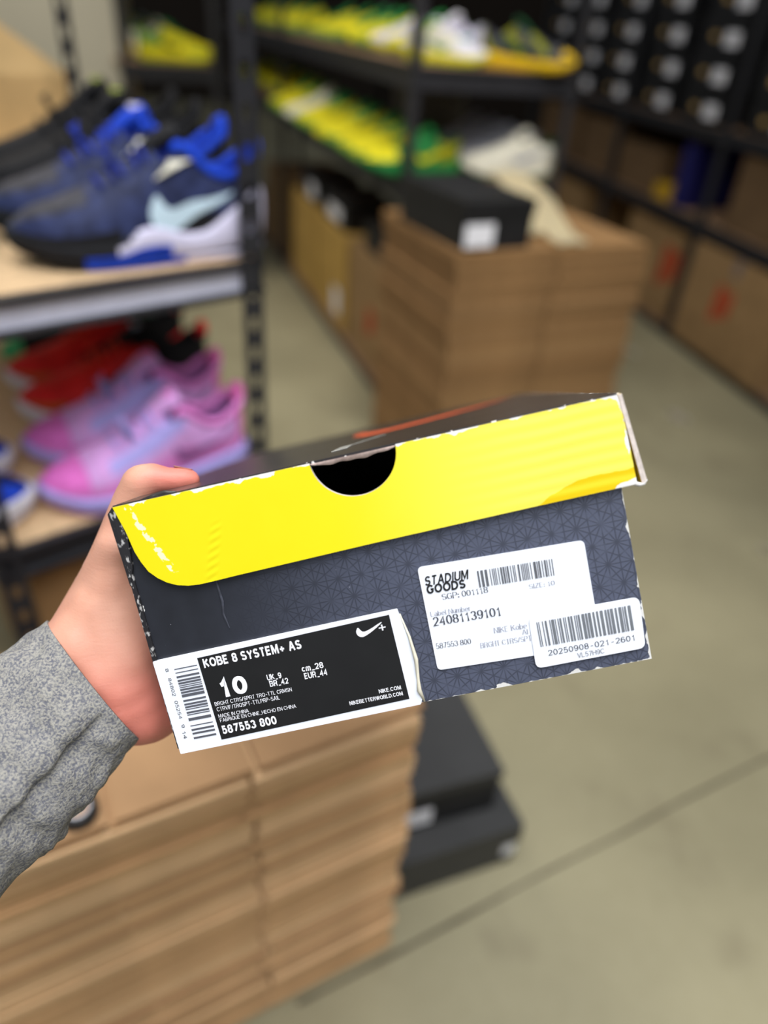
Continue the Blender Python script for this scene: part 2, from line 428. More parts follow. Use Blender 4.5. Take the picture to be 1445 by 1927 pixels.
    row = prev; bt.faces.new((row[0], row[3], row[4], row[1])); bt.faces.new((row[1], row[4], row[5], row[2]))
    tg = obj('tongue', bt, spec.get('tongue', mats[0]), r, True)
    if spec.get('tag') and hi:
        bx = B(); t = 0.345; z = hermite(ZS_, t)+(hermite(ZT_, t)-hermite(ZS_, t))*hs+0.014
        box(bx, (t*LEN-0.001, -0.011, z-0.006), (t*LEN+0.014, 0.011, z+0.0015), 0, 0.003)
        obj('tongue_tag', bx, spec['tag'], tg, True)
    # laces
    if spec.get('laces') and hi:
        bc = B()
        for k in range(6):
            t = 0.42+0.045*k
            ptz = []
            for a in range(9):
                y = -0.024+0.048*a/8
                v = 2-abs(y)/max(hermite(W_, t), .01)*1.15
                q = spt(t+(0.012 if (a % 8) and k % 2 else 0), max(1.0, v), 1 if y > 0 else -1, 0.003, hs)
                ptz.append((q.x, q.y, q.z))
            tube(bc, ptz, 0.0026, 6)
        tube(bc, [(0.60*LEN, 0.005, ptz[4][2]+0.030), (0.62*LEN, 0.024, ptz[4][2]+0.030), (0.60*LEN, 0.034, ptz[4][2]+0.012), (0.63*LEN, 0.012, ptz[4][2]+0.028)], 0.0022, 6)
        obj('laces', bc, spec['laces'], r, True)
    if spec.get('tab'):                # heel pull tab
        bx = B(); zt = hermite(ZS_, 0)+(hermite(ZT_, 0)-hermite(ZS_, 0))*hs
        tube(bx, [(0.012, -0.010, zt-0.006), (0.005, -0.010, zt+0.006), (0.003, 0, zt+0.009), (0.005, 0.010, zt+0.006), (0.012, 0.010, zt-0.006)], 0.0075, 8)
        obj('heel_tab', bx, spec['tab'], r, True)
    if spec.get('collar'):             # padded collar rim
        bx = B(); cl = []
        for side in (1, -1):
            seq = [0.38-0.36*i/16 for i in range(17)] if side == 1 else [0.02+0.36*i/16 for i in range(17)]
            cl += [spt(t, 1.0, side, 0, hs) for t in seq]
        tube(bx, cl, 0.0052, 8); obj('collar', bx, spec['collar'], r, True)
    if spec.get('clip') and hi:        # triangular lace wing at the ankle
        for side in (1, -1):
            bx = B(); tri = [spt(t, v, side, 0.003, hs) for t, v in ((0.29, 1.06), (0.40, 1.10), (0.40, 0.93), (0.46, 0.90), (0.38, 0.80), (0.32, 0.88))]
            prism(bx, tri, (0, side*0.003, 0))
            obj('lace_wing', bx, spec['clip'], r)
    return r
def fab(name, rgb, rough=0.75, var=0.22, scale=160, bump=0.25): return mat('fabric_'+name, rgb, rough, var, scale, 0.25, 0, bump)
navy = fab('navy', (44, 52, 88), 0.6, 0.35, 60); black = fab('black', (24, 24, 27)); blue = fab('royal_blue', (28, 70, 200)); white = fab('white', (230, 228, 236), 0.6, 0.03)
lilacw = fab('lilac_white', (216, 212, 236), 0.5, 0.04); ice = mat('ice_blue_print', (206, 230, 244), 0.5, 0.03, 20)
char = fab('charcoal', (58, 58, 66), 0.6, 0.4, 50); volt = fab('volt', (160, 170, 66)); pink = fab('pink', (222, 130, 204), 0.6, 0.12, 40); pinkd = fab('deep_pink', (222, 112, 196), 0.6, 0.1, 40)
lilac = fab('lilac', (212, 158, 220), 0.6, 0.1, 40); peri = fab('periwinkle', (170, 160, 226), 0.6, 0.06, 30); mauve = fab('mauve', (136, 84, 140)); rose = fab('hot_pink', (240, 120, 190))
red = fab('red', (236, 40, 40), 0.6, 0.15, 40); orange = fab('orange', (206, 96, 40), 0.6, 0.1, 40); green = fab('mint_green', (84, 196, 128)); mint = fab('pale_mint', (196, 226, 226))
yellow = fab('yellow', (226, 214, 24), 0.6, 0.12, 30); kgreen = fab('kelly_green', (30, 124, 58), 0.6, 0.15, 30); lime = fab('lime', (128, 170, 70), 0.6, 0.12, 30); cream = fab('cream', (226, 222, 204), 0.6, 0.03)
greyw = fab('pale_grey', (176, 178, 188), 0.6, 0.06); teal = fab('teal', (70, 180, 160)); gold = fab('golden_yellow', (226, 186, 14), 0.5, 0.08); olive = fab('olive', (128, 132, 20)); dkgreen = fab('dark_green', (18, 70, 38))
sky = fab('sky_blue', (150, 170, 236)); silver = fab('silver', (150, 168, 186))
S_blue = dict(tall=1.12, mats=[navy, black, char], lining=fab('deep_blue', (16, 40, 150)), h=1.16,
    upper=lambda t, v: 1 if (t < 0.10 and v < 0.8) or (t < 0.5 and v < 0.10+0.25*max(0, 1-abs(t-0.30)/0.2)) or (t > 0.6 and v < 0.22) else (2 if t > 0.72 and v > 1.2 else 0),
    mid=[lilacw, black, blue], midf=lambda t, z: 2 if z < 0.5 and 0.40 < t < 0.74 else (1 if t > 0.54+0.20*(1-z) else 0), fat=True, zm=[(0, .070), (.06, .066), (.16, .050), (.27, .031), (.36, .030), (.46, .038), (.54, .036), (.62, .027), (.7, .024), (.88, .026), (1, .036)], out=[black, blue, lilacw], outf=lambda t, z: 1 if 0.34 < t < 0.74 else (0 if t >= .74 else 2),
    swoosh=ice, swbox=(0.49, 0.15, 0.05, 0.70), tongue=blue, tag=lilacw, laces=fab('lace_blue', (30, 56, 170)), tab=blue, collar=blue, clip=cream)
S_black = dict(tall=1.12, mats=[black, fab('soot', (40, 40, 46), 0.6, 0.4, 50)], lining=black, h=1.18, upper=lambda t, v: 1 if 0.25 < t < 0.55 and v < 0.8 else 0, mid=[black], out=[black], swoosh=fab('soot', (40, 40, 46)), tongue=black, tag=volt, laces=black, collar=black, tab=black)
S_pink = dict(tall=1.2, wide=1.05, mats=[lilac, pinkd, peri, pink, rose], lining=mauve, h=1.02,
    upper=lambda t, v: 1 if t > 0.80 and v > 0.35 else (2 if 0.34 < t < 0.72 and 0.75 < v < 1.35 else (4 if t < 0.06 else (3 if v < 0.5 else 0))),
    mid=[peri], out=[lilac], swoosh=mauve, swbox=(0.40, 0.08, 0.18, 0.78), tongue=lilac, tag=pink, laces=peri, collar=pink, tab=rose)
S_red = dict(tall=1.2, mats=[red, black, orange], lining=black, h=1.0,
    upper=lambda t, v: 1 if (t < 0.30 and v > 0.55) or (0.1 < t < .3 and v < .5) or (0.40 < t < 0.60 and 0.6 < v < 0.85) else (2 if t > 0.78 and 0.2 < v < 0.6 else 0),
    mid=[white], out=[white], swoosh=black, swbox=(0.52, 0.30, 0.2, 0.7), tongue=black, tag=silver, laces=fab('bright_red', (246, 66, 44)), collar=black, tab=red)
S_green = dict(mats=[black, green], lining=black, upper=lambda t, v: 1 if t > 0.90 else 0, mid=[green], out=[green], tongue=green, laces=black, collar=green, swoosh=green, tab=green)
S_bw = dict(mats=[blue, black], lining=black, upper=lambda t, v: 0 if t > 0.62 and v < 1.75 else 1, wide=1.05, tall=1.15, zm=[(0, .042), (.4, .036), (.7, .030), (1, .038)], mid=[white], out=[white], tongue=black, laces=black, collar=black, swoosh=white)
S_mint = dict(mats=[mint], lining=mint, mid=[mint], out=[mint], tongue=mint, laces=mint)

def place_toe_heel(zz, toe, heel):
    """base point (heel) and heading from two points on the shelf"""
    d = Vector(toe)-Vector(heel); return (heel[0], heel[1], zz), math.atan2(d.y, d.x), d.length
G1 = 'sneakers on the upper shelf of the left rack'; G2 = 'sneakers on the lower shelf of the left rack'
def put(spec, label, zz, toe, heel, grp, sc=None, hi=True):
    loc, a, L = place_toe_heel(zz, toe, heel)
    return shoe('sneaker', label, 'shoe', loc, a, spec, grp, hi, (L/LEN) if sc is None else sc)
zu, zl = ZU+0.003, ZL+0.003
S_navy = dict(S_blue, tongue=black, tag=None, laces=fab('lace_navy', (24, 44, 140)))
put(S_navy, 'navy sneaker with ice blue swoosh and white heel sole, nearest on the upper left shelf', zu, (-0.542, 0.990), (-0.234, 1.172), G1)
put(S_blue, 'second navy sneaker, just behind the one with the visible ice blue swoosh', zu, (-0.632, 1.100), (-0.310, 1.290), G1)
put(S_black, 'charcoal black sneaker with volt tongue tag behind the navy pair', zu, (-0.712, 1.240), (-0.389, 1.440), G1)
put(S_black, 'black sneaker farthest back on the upper left shelf', zu, (-0.795, 1.368), (-0.470, 1.570), G1)
put(S_mint, 'pale mint sneaker cut by the left edge on the upper shelf', zu, (-0.592, 0.962), (-0.784, 1.187), G1)
put(S_pink, 'pink and lilac sneaker nearest on the lower left shelf', zl, (-0.545, 0.921), (-0.268, 1.130), G2)
put(S_pink, 'second pink and lilac sneaker, behind the nearest pink one', zl, (-0.628, 1.047), (-0.337, 1.257), G2)
put(S_red, 'red sneaker with white sole directly behind the pink pair', zl, (-0.705, 1.190), (-0.395, 1.385), G2)
put(S_red, 'second red sneaker with orange toe, behind the first red one', zl, (-0.788, 1.312), (-0.478, 1.507), G2)
put(S_green, 'black sneaker with mint green sole behind the red pair', zl, (-0.858, 1.437), (-0.558, 1.639), G2)
put(S_bw, 'blue toed white soled sneaker at the left edge, nearer of two', zl, (-0.600, 0.912), (-0.845, 0.767), G2, 1.08)
put(S_bw, 'blue toed white soled sneaker at the left edge, farther of two', zl, (-0.686, 1.022), (-0.931, 0.877), G2, 1.08)

# ------------------------------------------------------------------ sneakers on the back rack
S_yel = dict(mats=[yellow, kgreen, lime], lining=dkgreen, upper=lambda t, v: 1 if (t < 0.30 and v > .3) or (0.40 < t < 0.60 and v > 1.25) or (t > .6 and v < .3) else 0, tall=1.1, mid=[lime, yellow], midf=lambda t, z: 0, out=[kgreen], tongue=kgreen, swoosh=kgreen, h=1.0)
S_yel2 = dict(S_yel, mats=[yellow, lime, kgreen], mid=[yellow], out=[lime], swoosh=dkgreen)
S_grn = dict(S_yel, mats=[kgreen, yellow, olive], upper=lambda t, v: 1 if t > 0.72 and v > 0.5 else (2 if t < 0.3 else 0), mid=[kgreen], out=[dkgreen], swoosh=yellow)
S_wht = dict(S_yel, mats=[cream, greyw, dkgreen], lining=dkgreen, upper=lambda t, v: 2 if t < 0.12 and v > .8 else 0, mid=[cream, gold], midf=lambda t, z: 1 if t < 0.06 else 0, out=[kgreen], tongue=cream, swoosh=greyw)
S_gry = dict(S_yel, mats=[greyw, white], lining=greyw, upper=lambda t, v: 0, mid=[greyw], out=[greyw], tongue=greyw, swoosh=white)
S_wy = dict(S_yel, mats=[lilacw, teal, lime], lining=greyw, upper=lambda t, v: 1 if 0.3 < t < 0.45 and v < 0.5 else 0, mid=[yellow], out=[lime], tongue=white, swoosh=teal)
S_wy2 = dict(S_yel, mats=[cream, white], lining=greyw, upper=lambda t, v: 0 if t < .6 else 1, mid=[yellow], out=[lime], tongue=white, swoosh=lime)
S_byg = dict(S_yel, mats=[char, olive, dkgreen, gold], lining=black, upper=lambda t, v: 3 if t > 0.86 and v > 0.4 else (1 if 0.25 < (t*3 + v*.6) % 1.0 < 0.6 and t < .7 else 0), mid=[gold], out=[gold], tongue=dkgreen, swoosh=dkgreen)
GU, GL = 'sneakers on the upper shelf of the back rack', 'sneakers on the lower shelf of the back rack'
def on_rack(spec, label, zz, s, t, head, grp, sc=1.0):
    p = C+A_*s+B_*t; return shoe('sneaker', label, 'shoe', (p.x, p.y, zz+0.004), head, spec, grp, False, sc)
hB = math.atan2(-B_.y, -B_.x)           # toes toward the aisle
hE = math.atan2(B_.y, B_.x)
kinds = [S_grn, S_yel, S_yel, S_yel, S_yel2, S_yel, S_yel, S_wht, S_yel, S_yel]
names = {id(S_grn): 'green sneaker with round yellow toe', id(S_yel): 'yellow sneaker with lime green midsole', id(S_yel2): 'bright yellow sneaker with yellow midsole', id(S_wht): 'cream sneaker among the yellow ones'}
ss_ = [0.10, 0.27, 0.405, 0.62, 0.755, 0.98, 1.115, 1.30, 1.44, 1.66]
for i, (k, s) in enumerate(zip(kinds, ss_)):
    on_rack(k, names[id(k)]+', %s from the corner post on the lower back shelf' % ORD[i], ZBL, s, 0.225, hB+0.03*math.sin(i*2.3), GL, 1.08)
on_rack(S_wht, 'cream white sneaker with green outsole, front of the lower back shelf', ZBL, 0.085, 0.575, hB-0.06, GL, 1.12)
for i in range(3):
    on_rack(S_gry, 'pale grey sneaker, %s behind the cream white one' % ORD[i], ZBL, 0.215+0.13*i, 0.575, hB-0.06, GL, 1.12)
for i in range(6):
    k = S_yel if i % 2 else S_yel2
    on_rack(k, 'yellow sneaker, %s along the distant end of the lower back shelf' % ORD[i], ZBL, 2.15+0.26*i, 0.36, hB, GL)
up = [(S_wy, 'white sneaker with teal patch', 0.30), (S_yel2, 'bright yellow sneaker', 0.45), (S_wy, 'white yellow soled sneaker', 0.60), (S_yel, 'lime midsoled yellow sneaker', 0.75), (S_yel2, 'all yellow sneaker', 0.90), (S_grn, 'green sneaker with yellow toe', 1.06), (S_yel, 'yellow and green sneaker', 1.22), (S_yel, 'dusky yellow sneaker', 1.5)]
for i, (k, nm, s) in enumerate(up):
    on_rack(k, nm+', %s from the corner on the upper back shelf' % ORD[i], ZBU, s, 0.36, hB+0.12*math.sin(i*1.7), GU)
on_rack(S_wy2, 'cream white sneaker with yellow sole at the corner post', ZBU, 0.16, 0.03, hE-0.42, GU, 0.86)
on_rack(S_byg, 'black and olive sneaker with thick golden yellow sole', ZBU, 0.14, 0.275, hE-0.58, GU, 1.0)
for i in range(5):
    on_rack(S_yel, 'yellow sneaker, %s along the far end of the upper back shelf' % ORD[i], ZBU, 2.1+0.3*i, 0.36, hB, GU)

for i in range(9):
    p = E0+EX*(0.10+0.19*i)+EY*0.33; k = (S_yel2, S_wht, S_yel, S_gry, S_yel2)[i % 5]
    shoe('sneaker', '%s sneaker, %s from the near end of the narrow far rack by the wall' % (('yellow', 'cream', 'yellow', 'pale grey', 'yellow')[i % 5], ORD[i]), 'shoe', (p.x, p.y, 1.004), math.atan2(-EY.y, -EY.x), k, 'sneakers on the narrow far rack', False, 1.15)
# ------------------------------------------------------------------ boxes
def lidded_box(name, label, cat, loc, rz, w, d, h, m, lidm, lid_h=0.03, group=None, sticker=None, dot=None, slide=0.0):
    """shoebox: width along x (label end faces -y), depth along y; origin at bottom front left"""
    r = thing(name, label, cat, loc, rz, group)
    bm = B(); t = 0.002
    box(bm, (0, 0, 0), (w, d, t)); box(bm, (0, 0, t), (w, t, h-0.003)); box(bm, (0, d-t, t), (w, d, h-0.003))
    box(bm, (0, t, t), (t, d-t, h-0.003)); box(bm, (w-t, t, t), (w, d-t, h-0.003)); obj('body', bm, m, r)
    bm = B(); e = 0.003
    box(bm, (-e, -e+slide, h-0.002), (w+e, d+e+slide, h)); box(bm, (-e, -e+slide, h-lid_h), (w+e, -e+slide+t, h-0.002)); box(bm, (-e, d+e-t+slide, h-lid_h), (w+e, d+e+slide, h-0.002))
    box(bm, (-e, -e+t+slide, h-lid_h), (-e+t, d+e-t+slide, h-0.002)); box(bm, (w+e-t, -e+t+slide, h-lid_h), (w+e, d+e-t+slide, h-0.002)); obj('lid', bm, lidm, r)
    if sticker:
        x0, x1, z0, z1 = sticker; bm = B(); box(bm, (x0, -0.0012-(0.004 if z1 > h-lid_h else 0), z0), (x1, -0.0002, z1)); obj('end_label', bm, WHITE_L, r, label='white end label')
    if dot:
        bm = B(); x, z, q = dot; box(bm, (x-q, -0.0042, z-q*.6), (x+q, -0.0002, z+q*.6), 0); obj('price_sticker', bm, mat('tan_sticker', (196, 162, 96), 0.7), r, label='tan sticker')
    return r
def flat_stack(prefix, label, toplabel, group, origin, ax, ay, w, d, z0, z1, n, rng, slots, jit=0.006):
    """pile of folded cartons, each two boards with slots between the flaps in the front edge"""
    rot = math.atan2(ax[1], ax[0]); th = (z1-z0)/n
    variants = []
    for k in range(4):
        bm = B()
        for layer in (0, 1):
            za = layer*th*0.5+th*0.03; zb = za+th*0.40
            xs = [0]+[s+rng.uniform(-0.007, 0.007) for s in (slots if k == 1 else slots[-1:])]+[w]
            for a, b in zip(xs, xs[1:]):
                g = 0.0033 if a > 0 else 0; g2 = 0.0033 if b < w else 0
                off = rng.uniform(0, 0.0025)
                box(bm, (a+g, off, za), (b-g2, d*0.22, zb))
            box(bm, (0, d*0.22, za), (w, d, zb))
        # rounded fold on the right-hand side
        zc = th*0.485; rr_ = th*0.44
        pts = [(w-0.001, zc-rr_), (w+rr_*0.5, zc-rr_*0.8), (w+rr_*0.9, zc), (w+rr_*0.5, zc+rr_*0.8), (w-0.001, zc+rr_)]
        prism(bm, [(x, 0.003, z) for x, z in pts], (0, d-0.006, 0))
        bmesh.ops.recalc_face_normals(bm, faces=bm.faces)
        me = bpy.data.meshes.new('flattened_carton'); bm.to_mesh(me); bm.free(); variants.append(me)
    cards = [mat('carton_board_%s' % nm, rgb, 0.85, 0.10, 9, 0.15, 0, 0.15) for nm, rgb in prefix]
    for k, me in enumerate(variants): me.materials.append(cards[k % len(cards)])
    drift = 0
    for i in range(n):
        o = bpy.data.objects.new('flattened_carton', variants[rng.randrange(4)]); COL.objects.link(o)
        drift = drift*0.35+rng.uniform(-jit, jit)
        jy = rng.uniform(-jit*0.5, jit*0.5)
        o.location = (origin[0]+ax[0]*drift+ay[0]*jy, origin[1]+ax[1]*drift+ay[1]*jy, z0+i*th); o.rotation_euler = (0, 0, rot+rng.uniform(-.006, .006))
        tag(o, toplabel if i == n-1 else label, 'cardboard', group)
rng = random.Random(3)
# front pile: right front corner FR, front edge runs to the left
FR = Vector((0.062, 0.546)); FX = Vector((0.866, 0.500)).normalized(); FY = Vector((-FX.y, FX.x))
FWd = 0.66; FDp = 0.27; ZF = 0.597
flat_stack([('tan', (218, 178, 134)), ('brown', (184, 145, 106)), ('light', (226, 188, 144)), ('dull', (200, 160, 116))],
           'flattened brown carton in the foreground pile under the held shoebox', 'flattened tan carton on top of the foreground pile under the held shoebox', 'flattened cartons in the foreground pile',
           FR-FX*FWd, FX, FY, FWd, FDp, 0.0, ZF, 46, rng, (0.315, FWd-0.205), 0.005)
# back pile
K1 = Vector((0.132, 1.795)); KX = Vector((0.900, 0.436)).normalized(); KY = Vector((-KX.y, KX.x))
ZK = 0.78; KW, KD = 0.60, 0.46
flat_stack([('mid', (152, 118, 80)), ('dark', (146, 112, 74)), ('warm', (158, 124, 84)), ('drab', (148, 114, 76))],
           'flattened brown carton in the tall pile by the back rack', 'flattened carton topping the tall pile by the back rack, under a black shoebox', 'flattened cartons in the tall pile by the back rack',
           K1, KX, KY, KW, KD, 0.0, ZK, 30, rng, (0.30,), 0.005)
kr = math.atan2(KX.y, KX.x)
p = K1+KX*0.012+KY*0.012
lidded_box('shoebox', 'black shoebox with white end label on top of the tall carton pile', 'box', (p.x, p.y, ZK+0.001), kr+0.05, 0.20, 0.33, 0.115, BLK, BLK, 0.035, sticker=(0.004, 0.088, 0.008, 0.062))
# cream paper draped on the pile
bm = B(); gx = 16; gy = 12
def paper(u, v):
    q = K1+KX*(0.225+0.175*u+0.05*v)+KY*(0.012+0.36*v)
    z = ZK+0.004+0.022*abs(noise.noise(Vector((u*4, v*4, 1))))+0.105*sstep(0.15, 0.85, v)*(1-0.35*sstep(0.6, 1, u))
    return Vector((q.x, q.y, z))
keep = lambda u, v: not (u < 0.45 and v < 0.22)
gv = {}
for i in range(gx):
    for j in range(gy):
        if not keep((i+.5)/gx, (j+.5)/gy): continue
        q = []
        for a, b in ((i, j), (i+1, j), (i+1, j+1), (i, j+1)):
            if (a, b) not in gv: gv[(a, b)] = bm.verts.new(paper(a/gx, b/gy))
            q.append(gv[(a, b)])
        bm.faces.new(q)
bmesh.ops.solidify(bm, geom=bm.faces[:], thickness=0.0015)
tag(obj('packing_paper', bm, mat('cream_paper', (228, 216, 180), 0.8, 0.03, 20, 0.2), None, True), 'crumpled cream packing paper lying beside the black shoebox on the tall pile', 'paper')

def carton(label, loc, rz, w, d, h, m, mark=None, tape=None, label_patch=None, flap=None, group=None):
    """closed shipping carton; front face at y=0, origin bottom front left"""
    r = thing('carton', label, 'box', loc, rz, group)
    bm = B(); box(bm, (0, 0, 0), (w, d, h), 0, 0.003); obj('body', bm, m, r)
    if tape:
        bm = B(); box(bm, (w/2-0.025, -0.0006, h-0.07), (w/2+0.025, 0, h)); box(bm, (w/2-0.025, 0, h), (w/2+0.025, d, h+0.0006)); obj('tape', bm, tape, r)
    if mark:
        x, z, s = mark; bm = B()
        # tall slanted printed stroke made of three bars
        for k in range(3):
            prism(bm, [(x-s*.35+k*s*.28, -0.0008, z-s*(.5-.12*k)), (x-s*.15+k*s*.28, -0.0008, z-s*(.5-.12*k)), (x-s*.05+k*s*.26, -0.0008, z+s*(.5-.05*k)), (x-s*.25+k*s*.26, -0.0008, z+s*(.5-.05*k))], (0, 0.0006, 0))
        obj('printed_mark', bm, RED, r, label='red orange printed mark')
    if label_patch:
        x0, x1, z0, z1 = label_patch; bm = B(); box(bm, (x0, -0.001, z0), (x1, 0, z1)); obj('shipping_label', bm, WHITE_L, r, label='white shipping label')
    if flap:
        for hinge, pts, vec in flap:
            bm = B(); prism(bm, pts, vec); obj('flap', bm, m, r)
    return r
# cartons under the back rack, fronts toward the aisle (front normal = -B_)
rzl = math.atan2(-A_.y, -A_.x)
def under(label, s0, w, h, d, m, off=0.03, **k):
    p = C+A_*(s0+w)+B_*off; return carton(label, (p.x, p.y, 0.033), rzl, w, d, h, m, **k)
under('brown carton with red mark under the back rack, beside the tall pile', 0.13, 0.52, 0.44, 0.42, CARD2, mark=(0.30, 0.19, 0.12))
under('mustard carton with white label under the back rack', 0.70, 0.50, 0.42, 0.42, MUSTARD, label_patch=(0.30, 0.40, 0.05, 0.17))
under('farther mustard carton under the back rack without label', 1.25, 0.50, 0.42, 0.42, MUSTARD)
under('farthest brown carton under the back rack', 1.95, 0.55, 0.42, 0.42, CARD2)
for (lab, s, w, hh, z, lb) in (('black shoebox with white end label on the mustard cartons under the back rack', 0.80, 0.34, 0.12, 0.455, (0.06, 0.26, 0.02, 0.075)), ('black shoebox with no label lying on the brown carton under the back rack', 0.20, 0.32, 0.10, 0.475, None), ('farther black shoebox with small white label under the back rack', 1.30, 0.32, 0.12, 0.455, (0.16, 0.29, 0.02, 0.09))):
    p = C+A_*(s+w)+B_*0.05; lidded_box('shoebox', lab, 'box', (p.x, p.y, z), rzl, w, 0.22, hh, BLK, BLK, 0.03, sticker=lb)
# grey carton at the right end of the lower shelf
p = C+A_*0.78+B_*0.30
carton('grey carton with white top label behind the pale grey sneakers', (p.x, p.y, ZBL+0.004), math.atan2(B_.y, B_.x), 0.24, 0.2, 0.26, mat('grey_card', (120, 116, 104), 0.8, 0.1, 8), label_patch=(0.03, 0.21, 0.19, 0.25))
p = P1+U1*0.03+V1*0.05
carton('plain brown carton on the floor under the lower shelf of the left rack', ((p+U1*0.40).x, (p+U1*0.40).y, 0.001), math.atan2(-U1.y, -U1.x), 0.40, 0.45, 0.46, CARD)
# two black shoeboxes on the floor beside the foreground pile
bq = lambda x, y, z: Z(x, y, z)
f1 = bq(985, 1550, 0.115); e1 = bq(770, 1622, 0.115); dx = Vector((f1.x-e1.x, f1.y-e1.y)).normalized(); ra = math.atan2(dx.y, dx.x)
o1 = Vector((f1.x, f1.y))-dx*0.235
lidded_box('shoebox', 'charcoal shoebox on the floor, bottom of two beside the foreground pile', 'box', (o1.x, o1.y, 0.001), ra, 0.232, 0.34, 0.115, BLK2, BLK2, 0.05, sticker=(0.205, 0.230, 0.03, 0.062))
f2 = bq(942, 1442, 0.225); o2 = Vector((f2.x, f2.y))-dx*0.215
lidded_box('shoebox', 'charcoal shoebox on the floor, top of two beside the foreground pile', 'box', (o2.x, o2.y, 0.117), ra-0.03, 0.215, 0.34, 0.108, BLK, BLK2, 0.02, sticker=(0.012, 0.095, 0.012, 0.05))
# small dark thing with white label on the foreground pile under the sleeve
p = Z(168, 1545, ZF); r_ = thing('tape_roll', 'small black roll with white core on the foreground pile beneath the sleeve', 'tape', (p.x-0.012, p.y+0.006, ZF))
def ring(bm, ro, ri, h, n=28):
    for (ra_, rb_) in ((ro, ri),):
        vs = [[bm.verts.new((r0*math.cos(2*math.pi*k/n), r0*math.sin(2*math.pi*k/n), z)) for k in range(n)] for r0, z in ((ro, 0), (ro, h), (ri, h), (ri, 0))]
        for a in range(4):
            for k in range(n): bm.faces.new((vs[a][k], vs[a][(k+1) % n], vs[(a+1) % 4][(k+1) % n], vs[(a+1) % 4][k]))
bm = B(); ring(bm, 0.018, 0.0125, 0.012); obj('winding', bm, BLK, r_, True)
bm = B(); ring(bm, 0.0124, 0.011, 0.0135); obj('core', bm, WHITE_L, r_, True, label='white core')

# right rack: rows of black shoeboxes, label ends toward the aisle
rdr = math.atan2(RD.y, RD.x)
rows = [(0, 5, 0.0, 1.30), (1, 2, 2.32, RLn)]
proto = None
for (gi, ncol, sa, sb) in rows:
    for c_ in range(ncol if gi == 0 else 3):   # columns along the aisle
        for row in range(5):
            wv = 0.335 if gi else 0.44
            s = (sa+0.06+c_*0.45) if gi == 0 else (sa+0.055+c_*0.345)
            if gi == 0 and s+0.34 > 2.26: continue
            p = RA+RD*s+RN*(0.02+0.012*math.sin(c_*3+row*5)); zz = 0.934+row*0.136
            lab = 'black shoebox with white end label stacked on the right rack'
            loc = (p.x, p.y, zz)
            if proto is None:
                proto = lidded_box('shoebox', lab, 'box', loc, rdr, 0.325, 0.21, 0.132, BLK, BLK, 0.03, group='black shoeboxes on the right rack', sticker=(0.19, 0.29, 0.020, 0.075), dot=(0.11, 0.055, 0.02))
            else: copy_thing(proto, loc, rdr, lab)
# cartons on the right rack's middle shelf and base
def onr(label, s, w, h, d, m, z, off=0.03, **k):
    p = RA+RD*s+RN*off; return carton(label, (p.x, p.y, z), rdr, w, d, h, m, **k)
DKC = mat('shaded_brown_carton', (106, 84, 60), 0.85, 0.1, 8, 0.15)  # shelf shadow put into the darker carton colour
onr('brown carton on the middle shelf of the right rack, far end', 0.15, 0.6, 0.28, 0.5, DKC, 0.565)
onr('brown carton on the middle shelf of the right rack, beside the blue box', 0.85, 0.40, 0.26, 0.5, DKC, 0.565)
onr('dark blue box standing on the middle shelf of the right rack', 1.96, 0.09, 0.27, 0.4, mat('navy_card', (24, 24, 92), 0.6, 0.1, 8), 0.565)
onr('yellow box lying on the middle shelf of the right rack', 1.78, 0.15, 0.07, 0.4, mat('dull_yellow_card', (190, 150, 30), 0.6, 0.1, 8), 0.565)
onr('brown carton on the middle shelf of the right rack, behind the yellow box', 1.33, 0.42, 0.20, 0.5, DKC, 0.565)
onr('brown carton on the middle shelf of the right rack, above the red marked carton', 2.42, 0.62, 0.30, 0.5, DKC, 0.565)
onr('brown carton with red print on the base of the right rack, farther one', 1.62, 0.56, 0.42, 0.5, CARD2, 0.045, mark=(0.47, 0.25, 0.2))
onr('large brown carton with red mark on the base of the right rack, nearest', 2.33, 0.68, 0.44, 0.5, CARD2, 0.045, off=-0.01, mark=(0.30, 0.24, 0.16), tape=mat('clear_tape', (120, 108, 104), 0.3, 0.1, 20))
onr('brown carton on the base of the right rack at its far end', 0.2, 0.8, 0.4, 0.5, CARD2, 0.045)
# paper scraps on the floor
def scrap(px, py, s, rz, label, rgb):
    q = Z(px, py, 0); bm = B(); n = 9; vs = []
    for k in range(n):
        a = 2*math.pi*k/n; rr_ = s*(0.8+0.35*noise.noise(Vector((k*1.7, px, 0))))
        vs.append(bm.verts.new((rr_*math.cos(a)*0.55, rr_*math.sin(a), 0.002+0.006*abs(noise.noise(Vector((k*2.1, py, 3)))))))
    c = bm.verts.new((0, 0, 0.005))
    for k in range(n): bm.faces.new((vs[k], vs[(k+1) % n], c))
    bmesh.ops.solidify(bm, geom=bm.faces[:], thickness=0.001)
    tag(obj('paper_scrap', bm, mat('scrap_%d' % px, rgb, 0.8, 0.05, 30), None, False, None, (q.x, q.y, 0.001), rz), label, 'paper', 'paper scraps on the floor')
scrap(1277, 787, 0.075, 0.5, 'largest white paper scrap on the floor right of the held shoebox', (214, 206, 188))
scrap(1190, 664, 0.06, 0.2, 'white paper scrap on the floor nearest the far carton base', (206, 200, 180))
scrap(1150, 722, 0.075, 1.3, 'pale beige scrap on the floor at the foot of the tall pile', (176, 158, 128))
scrap(1436, 1034, 0.03, 0.0, 'small pale scrap on the floor at the right edge of view', (200, 192, 170))
